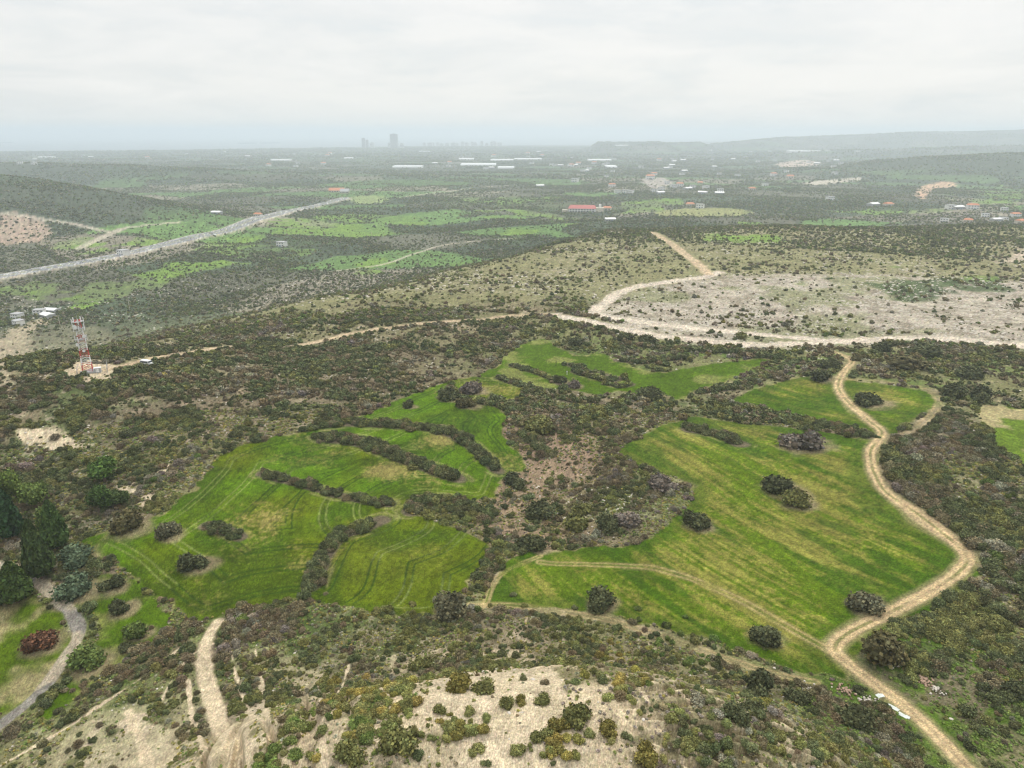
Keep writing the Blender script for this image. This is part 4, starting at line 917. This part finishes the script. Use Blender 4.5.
# the van parked at the end of the hill track
x, y, z = at_px(147, 365); van = empty('parked_van', (x, y, z), -.35, 'white van with dark windows parked on the hill track past the mast', 'van')
MB().box(-2.6, 2.0, -1, 1, .45, 2.1, .12).box(2.0, 2.9, -.95, .95, .45, 1.3, .06).build('body', M_WPAINT, van)
MB().box(1.75, 2.03, -.85, .85, 1.3, 1.95).build('windscreen', M_DARK, van)
for sy_ in (-1, 1): MB().box(-2.2, 1.6, sy_ * 1.0 - .02, sy_ * 1.0 + .02, 1.25, 1.8).build('side_window', M_DARK, van)
for wx_ in (-1.7, 1.9):
    for sy_ in (-1, 1): MB().tube((wx_, sy_ * .8, .38), (wx_, sy_ * 1.04, .38), .38, k=12).build('wheel', M_RUBBER, van)
# posts
x, y, z = at_px(556, 366); MB().tube((0, 0, 0), (0, 0, 2.2), .16, .13).tube((0, 0, 2.2), (0, 0, 2.5), .2, .1).build('dark_post', M_RUBBER, None, (x, y, z)); tag(bpy.data.objects['dark_post'], 'short dark post standing in the small upper field', 'post')
x, y, z = at_px(567, 375); MB().tube((0, 0, 0), (0, 0, 1.7), .1, .09).box(-.3, .3, -.05, .05, 1.3, 1.8).build('marker_post', M_WPAINT, None, (x, y, z)); tag(bpy.data.objects['marker_post'], 'small white marker post beside a bush in the upper field', 'post')
poles = [(130, 311, 11, 'pale power pole between the mast and the bright valley field'), (501, 257, 12, 'power pole on the valley slope behind the scrub'), (60, 325, 9, 'power pole near the houses left of the mast'), (372, 240, 13, 'power pole in the green valley fields')]
for (u, v, h_, lab) in poles:
    x, y, z = at_px(u, v); p_ = empty('power_pole', (x, y, z), .4, lab, 'power pole', 'power poles in the valley')
    MB().tube((0, 0, -.2), (0, 0, h_), .22, .13).build('pole', M_CREAM, p_); MB().box(-1.3, 1.3, -.08, .08, h_ - .8, h_ - .6).build('crossarm', M_CREAM, p_)
    for k_ in (-1.1, 0, 1.1): MB().tube((k_, 0, h_ - .6), (k_, 0, h_ - .25), .07, .05).build('insulator', M_WPAINT, p_)
# dumped boards and rubble by the lower track
def slab(u, v, l, w, rz, lab):
    x, y, z = at_px(u, v); g = np.random.default_rng(u); mb = MB(); n_ = 5
    for i in range(n_): mb.box(-l / 2 + l * i / n_, -l / 2 + l * (i + 1) / n_ - .01, -w / 2 + g.uniform(-.1, .1), w / 2 + g.uniform(-.1, .1), -.02, .08 + g.uniform(0, .05))
    o = mb.build('board', M_BOARD, None, (x, y, z + .02)); o.rotation_euler = (.03, -.02, rz); tag(o, lab, 'board')
slab(893, 708, 2.0, .8, -.85, 'upper of two broken white boards lying in line beside the track')
slab(904, 716, 1.9, .8, -.80, 'lower of two broken white boards lying in line beside the track')
slab(880, 696, 1.5, .9, .2, 'short white slab lying just above the two boards')
def rubble(u, v, n_, sp, mat, lab, seed):
    x, y, z = at_px(u, v); t_ = empty('rubble_heap', (x, y, z), 0, lab, 'rubble heap'); g = np.random.default_rng(seed); V_, F_ = [], []; off = 0
    for i in range(n_):
        s_ = g.uniform(.08, .3); q = g.normal(0, sp, 2); cv, cf = core(g, [(np.zeros(3), s_)], 1.0); cv = cv + [q[0], q[1], max(0, .5 - np.hypot(*q) * .35) + s_ * .3]
        V_.append(cv); F_.append(cf + off); off += len(cv)
    mesh_np('stones', np.concatenate(V_), np.concatenate(F_), mat, t_)
rubble(924, 681, 90, .9, M_CLAY, 'pinkish heap of broken tiles right of the track', 1)
rubble(937, 692, 30, .5, M_STONE, 'small grey-white stone pile right of the track', 2)
rubble(868, 703, 60, 1.0, M_STONE, 'scatter of white stones left of the boards', 3)
rubble(806, 690, 50, .8, M_STONE, 'pale stone pile at the end of the striped field', 4)
rubble(893, 664, 40, .8, M_STONE, 'white specks of broken stone under the elbow of the track', 5)
rubble(845, 692, 45, .9, M_CLAY, 'brownish stone scatter left of the track below the junction', 6)

# ---------------------------------------------------------------- buildings
def win_box(mb, x0, x1, y, z0, z1, n_, rows=1, th=.12):
    for r_ in range(rows):
        for i in range(n_):
            a_ = x0 + (x1 - x0) * (i + .25) / n_; b_ = x0 + (x1 - x0) * (i + .75) / n_; h_ = (z1 - z0) / rows; mb.box(a_, b_, y - th, y + th, z0 + h_ * (r_ + .3), z0 + h_ * (r_ + .75))
    return mb
def house_model(name, w, d, h, roof, wall_m, roof_m, label, n_=3, storeys=1):
    t_ = empty(name, (0, 0, 0), 0, label, 'house')
    MB().box(-w / 2, w / 2, -d / 2, d / 2, -3, h).build('wall', wall_m, t_)
    if roof == 'hip': MB().gable(-w / 2 - .5, w / 2 + .5, -d / 2 - .5, d / 2 + .5, h + .003, 2.4, 2.5).build('roof', roof_m, t_)
    elif roof == 'flat': MB().box(-w / 2 - .25, w / 2 + .25, -d / 2 - .25, d / 2 + .25, h + .003, h + .6).build('roof', roof_m, t_)
    else: MB().gable(-w / 2 - .5, w / 2 + .5, -d / 2 - .5, d / 2 + .5, h + .003, d * .18).build('roof', roof_m, t_)
    for k_ in range(n_):
        a_ = -w / 2 + w * (k_ + .25) / n_; b_ = a_ + w / n_ * .5
        for s_ in range(storeys):
            z_ = h * s_ / storeys
            if k_ == n_ // 2 and s_ == 0: MB().box(a_ + .2, b_ - .2, -d / 2 - .1, -d / 2 - .02, 0, 2.2).build('door', M_BLUE, t_)
            else: MB().box(a_, b_, -d / 2 - .1, -d / 2 - .02, z_ + 1.1, z_ + 2.3).build('window', M_DARK, t_)
    return t_
HM = [house_model('village_house', 13, 10, 6.2, 'flat', M_WHITE, M_GREY, '', 3, 2), house_model('village_house', 14, 11, 4.2, 'hip', M_CREAM, M_TILE, '', 3, 1), house_model('village_house', 16, 11, 6.6, 'hip', M_WHITE, M_TILE, '', 4, 2), house_model('village_house', 18, 12, 4.0, 'gable', M_GREY, M_WPAINT, '', 4, 1)]
HNAME = ['white flat-roofed house', 'cream bungalow with clay tile roof', 'white two-storey house with clay tile roof', 'grey farm shed with a pale roof']
HOUSES = [(950,209,0,'at the west end of the village street'),(957,209,3,'in the middle of the upper village row'),(972,209,2,'at the east end of the upper village row'),(944,222,0,'lowest of the village at its west corner'),(968,222,1,'in the lower village row beside the scrub slope'),(985,217,0,'above the lower village row'),(996,221,3,'in the lower village row'),(1003,221,0,'east end of the lower village row'),(1015,217,2,'near the frame edge in the village'),(1020,223,1,'last one of the village at the frame edge'),(1004,211,0,'alone above the east of the village'),
 (18,318,0,'largest of the hamlet left of the mast'),(40,314,0,'upper one of the hamlet left of the mast'),(48,317,3,'right one of the hamlet left of the mast'),(19,325,0,'lowest of the hamlet left of the mast'),(52,312,3,'behind the hamlet left of the mast'),
 (124,257,0,'on the verge of the motorway'),(217,214,3,'below the tip of the dark hill'),(607,210,1,'just right of the long red-roofed building'),(610,221,3,'in front of the long red-roofed building'),(612,187,2,'on the plain above the red-roofed building'),(625,193,0,'on the plain behind the green plot'),(641,168,0,'among pale roofs far up the plain'),(690,206,1,'on the yellow plot'),(700,208,0,'right end of the yellow plot'),(660,194,3,'by the far side road'),(700,184,1,'in the bluish wood of the plain'),(828,162,0,'white beside the pale quarry far off'),(790,178,1,'in the hazy wood below the pale quarry'),(830,200,0,'below the far bare strip'),(873,206,3,'on the long pale plot west of the village'),(888,206,1,'at the east end of the long pale plot'),(258,216,1,'left of the motorway bend'),(282,246,0,'beside the motorway fields'),(575,182,0,'on the hazy plain above the red-roofed building'),(540,187,3,'at the far road crossing the plain'),(650,179,2,'in the pinkish clearing of the plain'),(667,184,0,'right of the pinkish clearing'),(765,186,0,'in the dotted settlement above the plateau'),(752,190,1,'low in the dotted settlement above the plateau')]
used = set()
for u, v, m_, where in HOUSES:
    x, y, z = at_px(u, v); sc_ = .7 if y < 700 else 1.0 if y < 1500 else (1.3 if y < 2500 else 1.8)
    if m_ not in used: o = HM[m_]; o.location = (x, y, z); o.rotation_euler = (0, 0, random.uniform(-.6, .6)); o.scale = (sc_,) * 3; used.add(m_)
    else: o = copy_tree(HM[m_], (x, y, z), random.uniform(-.6, .6), (sc_,) * 3)
    o['label'] = '%s %s' % (HNAME[m_], where); o['group'] = 'houses dotted over the valley and plain'
# far town houses nobody could single out: small copies
g = np.random.default_rng(77)
spots = []
for (u0, v0, u1, v1, n_) in ((560,158,700,176,26),(430,152,560,170,14),(700,150,860,176,20),(160,152,330,170,10),(600,176,740,196,14),(0,152,150,166,6)):
    for _ in range(n_): spots.append((g.uniform(u0, u1), g.uniform(v0, v1)))
for (x, y), (u, v) in zip(unproject(spots), spots):
    m_ = int(g.choice([0, 0, 2, 3])); z = float(ground_z(x, y)[0]); sc_ = 1.0 + y / 6500
    o = copy_tree(HM[m_], (x, y, z), g.uniform(-.7, .7), (sc_, sc_, sc_)); o['label'] = 'far %s scattered in the hazy town' % HNAME[m_]; o['group'] = 'far houses of the hazy town, ' + HNAME[m_]
# long red-roofed building
x, y, z = at_px(586, 212); k_ = y / F_PX
t_ = empty('red_roofed_building', (x, y, z), -.12, 'long white building with a red roof in the middle of the valley', 'building')
Wd = 34 * k_
MB().box(-Wd / 2, Wd * .28, -9, 9, -3, 8).build('wall', M_WHITE, t_)
MB().gable(-Wd / 2 - 1, Wd * .28 + 1, -10, 10, 8.003, 7, 4).build('roof', M_REDROOF, t_)
for i in range(9):
    for s_ in range(2): MB().box(-Wd / 2 + 3 + i * Wd * .08, -Wd / 2 + 6.5 + i * Wd * .08, -9.2, -9.02, 1.2 + s_ * 3.6, 3.2 + s_ * 3.6).build('window', M_DARK, t_)
MB().box(Wd * .285, Wd / 2, -11, 5, -3, 10).build('annex', M_CREAM, t_); MB().box(Wd * .36, Wd * .43, -3, 4, 10.003, 17).build('stair_tower', M_WHITE, t_); MB().box(-Wd / 2 - 14, -Wd / 2 - 2, -6, 6, -3, 5).build('shed', M_CREAM, t_)
# orange-roofed buildings
for (u, v, w_, lab) in ((337, 192, 14, 'wide orange-roofed hall at the end of the motorway'), (345, 193, 8, 'smaller grey hall beside the orange-roofed one')):
    x, y, z = at_px(u, v); k_ = y / F_PX; W_ = w_ * k_; t_ = empty('hall_building', (x, y, z), .05, lab, 'building')
    MB().box(-W_ / 2, W_ / 2, -12, 12, -3, 5).build('wall', M_CREAM, t_); MB().gable(-W_ / 2 - 1, W_ / 2 + 1, -13, 13, 5.003, 7).build('roof', M_TILE if 'orange-roofed hall' in lab else M_GREY, t_)
    win_box(MB(), -W_ / 2, W_ / 2, -12.1, 0, 5, 6, 1, .1).build('window_band', M_DARK, t_)
# greenhouses and warehouses: bright long strips on the plain
GH = [(407,168,28,6,'long white greenhouse alone left of the others'),(478,166,34,9,'broadest white greenhouse block on the plain'),(466,160,14,6,'short white greenhouse behind the broadest block'),(502,161,22,6,'pale greenhouse right behind the broadest block'),(506,169,16,6,'white greenhouse in front of the right-hand ones'),(528,160,26,5,'thin pale greenhouse beyond the town trees'),(600,161,22,6,'pale warehouse above the red-roofed building'),(612,168,10,7,'blue-white warehouse among the town roofs'),(424,152,10,4,'thin white warehouse far behind the greenhouses'),(348,159,8,4,'small white warehouse below the harbour towers'),(280,161,18,5,'white warehouse on the hazy plain before the sea'),(45,158,14,4,'white warehouse far off by the coast at the frame side'),(622,146,12,4,'white shed at the foot of the table hill'),(805,152,30,5,'pale flat warehouse below the horizon ridge')]
for (u, v, w_, dpt, lab) in GH:
    x, y, z = at_px(u, v); k_ = y / F_PX; W_ = w_ * k_; D_ = 22; t_ = empty('greenhouse', (x, y, z), 0, lab, 'greenhouse' if 'greenhouse' in lab else 'warehouse', 'bright long roofs on the plain')
    mb = MB()
    for i in range(max(2, dpt - 2)): mb.arch(-W_ / 2, W_ / 2, i * D_, (i + 1) * D_ - .3, 5, 5)
    mb.build('roof', M_PLASTIC, t_); MB().box(-W_ / 2 + .3, W_ / 2 - .3, 0, D_ * max(2, dpt - 2) - .5, -6, 4.99).build('wall', M_WPAINT, t_)
# the pair of towers at the shore and lesser blocks
def block(u, vb, w_, hpx, yd, lab, cat='tower block', group=None, floors=8, name='tower_block', mat=None):
    yd = float(yd); x = (u - 512) / F_PX * (yd * CP + 180 * SP); z = -80.0; k_ = yd / F_PX; W_, H_ = w_ * k_, hpx * k_
    t_ = empty(name, (x, yd, z), 0, lab, cat, group); MB().box(-W_ / 2, W_ / 2, -W_ * .3, W_ * .3, -3, H_ + 12).build('wall', mat or M_WHITE, t_)
    n_ = max(2, int(w_ / 2)); mb = MB(); 
    for f_ in range(floors): mb.box(-W_ * .42, W_ * .42, -W_ * .3 - .8, -W_ * .3 - .1, (H_ + 12) * (f_ + .3) / floors, (H_ + 12) * (f_ + .7) / floors)
    mb.build('window_band', M_DARK, t_); MB().box(-W_ * .2, W_ * .2, -W_ * .12, W_ * .12, H_ + 12.01, H_ + 18).build('roof_plant', M_GREY, t_); return t_
block(394.5, 146, 7, 12, 8600, 'tallest glass and concrete tower rising on the shore', floors=20, mat=M_GREY)
block(389.5, 146, 2.4, 4, 8600, 'low wing block left of the tallest shore tower', floors=5)
block(402, 146, 4, 3.6, 8600, 'low block right of the tallest shore tower', floors=4)
block(364, 146, 3.2, 8, 8700, 'slim tower, tallest of the harbour group', floors=12, mat=M_GREY)
block(367.5, 146, 2.4, 6.5, 8700, 'second slim tower of the harbour group', floors=10, mat=M_GREY)
block(372.5, 146, 4, 4, 8700, 'stout lower block at the right of the harbour group', floors=6)
for i, u in enumerate(np.linspace(424, 500, 17)):
    block(u + g.uniform(-1.5, 1.5), 145, g.uniform(2.5, 5), g.uniform(1.8, 3.8), 9800 + g.uniform(-100, 100), 'pale block in the distant shoreline row of the town', 'apartment block', 'pale blocks in the shoreline row', 5, 'apartment_block')
# stack on the table land
x, y = 2010., 6900.; t_ = empty('chimney_tower', (x, y, float(height(x, y))), 0, 'slender tower standing up against the sky on the horizon', 'tower')
MB().tube((0, 0, -5), (0, 0, 62), 5, 3.4, 12).build('shaft', M_GREY, t_); MB().tube((0, 0, 50), (0, 0, 53), 9, 9, 12).build('gallery', M_GREY, t_)
# ships
def ship(u, yd, L_, lab):
    x = (u - 512) / F_PX * (yd * CP + 180 * SP); t_ = empty('cargo_ship', (x, yd, -80), 0.1, lab, 'ship', 'ships lying off the coast')
    mb = MB(); h_ = 14; mb.v += [(-L_ / 2, -12, -2), (L_ / 2 - 20, -12, -2), (L_ / 2 - 10, 0, -2), (L_ / 2 - 20, 12, -2), (-L_ / 2, 12, -2), (-L_ / 2, -14, h_), (L_ / 2 - 14, -14, h_), (L_ / 2, 0, h_ + 3), (L_ / 2 - 14, 14, h_), (-L_ / 2, 14, h_)]
    mb.f += [(0, 1, 6, 5), (1, 2, 7, 6), (2, 3, 8, 7), (3, 4, 9, 8), (4, 0, 5, 9), (5, 6, 7, 8, 9), (4, 3, 2, 1, 0)]; mb.build('hull', M_BLUE, t_)
    MB().box(-L_ / 2 + 6, -L_ / 2 + 26, -11, 11, h_ + .01, h_ + 26).build('bridge', M_WPAINT, t_); MB().tube((-L_ / 2 + 14, 0, h_ + 26), (-L_ / 2 + 14, 0, h_ + 38), 3, 2.4).build('funnel', M_GREY, t_)
    for k_ in np.linspace(-.2, .35, 4): MB().tube((L_ * k_, 0, h_), (L_ * k_, 0, h_ + 24), 1.2, .8).build('crane', M_GREY, t_)
ship(6, 13200, 260, 'long grey cargo ship out at sea by the frame edge'); ship(248, 12300, 300, 'cargo ship nearest the shore towers, left of its twin'); ship(270, 12500, 320, 'cargo ship lying right of its twin before the harbour')

# cars on the motorway
car = empty('passing_car', (0, 0, 0), 0, '', 'car')
MB().box(-2.2, 2.2, -.9, .9, .35, 1.0, .05).build('body', M_WPAINT, car); MB().box(-1.4, 1.1, -.78, .78, 1.003, 1.5, .25).build('cabin', M_DARK, car)
for wx_ in (-1.4, 1.4):
    for sy_ in (-1, 1): MB().tube((wx_, sy_ * .7, .33), (wx_, sy_ * .93, .33), .33, k=10).build('wheel', M_RUBBER, car)
P = MOTORWAY; seg = np.hypot(*np.diff(P, axis=0).T); cum = np.concatenate([[0], np.cumsum(seg)])
first = True
for i, s_ in enumerate(np.sort(g.uniform(cum[-1] * .12, cum[-1] * .9, 26))):
    j = min(np.searchsorted(cum, s_) - 1, len(seg) - 1); f_ = (s_ - cum[j]) / seg[j]; q = P[j] * (1 - f_) + P[j + 1] * f_; dv = (P[j + 1] - P[j]) / seg[j]; nv = np.array([-dv[1], dv[0]]); off_ = [5.2, 9, -5.2, -9][i % 4]
    x, y = q + nv * off_; z = float(ground_z(x, y)[0]) + .03; rz = math.atan2(dv[1], dv[0])
    if first: car.location = (x, y, z); car.rotation_euler = (0, 0, rz); first = False; o = car
    else: o = copy_tree(car, (x, y, z), rz)
    o['label'] = 'tiny pale car driving along the far motorway'; o['group'] = 'cars on the motorway'
print('done')
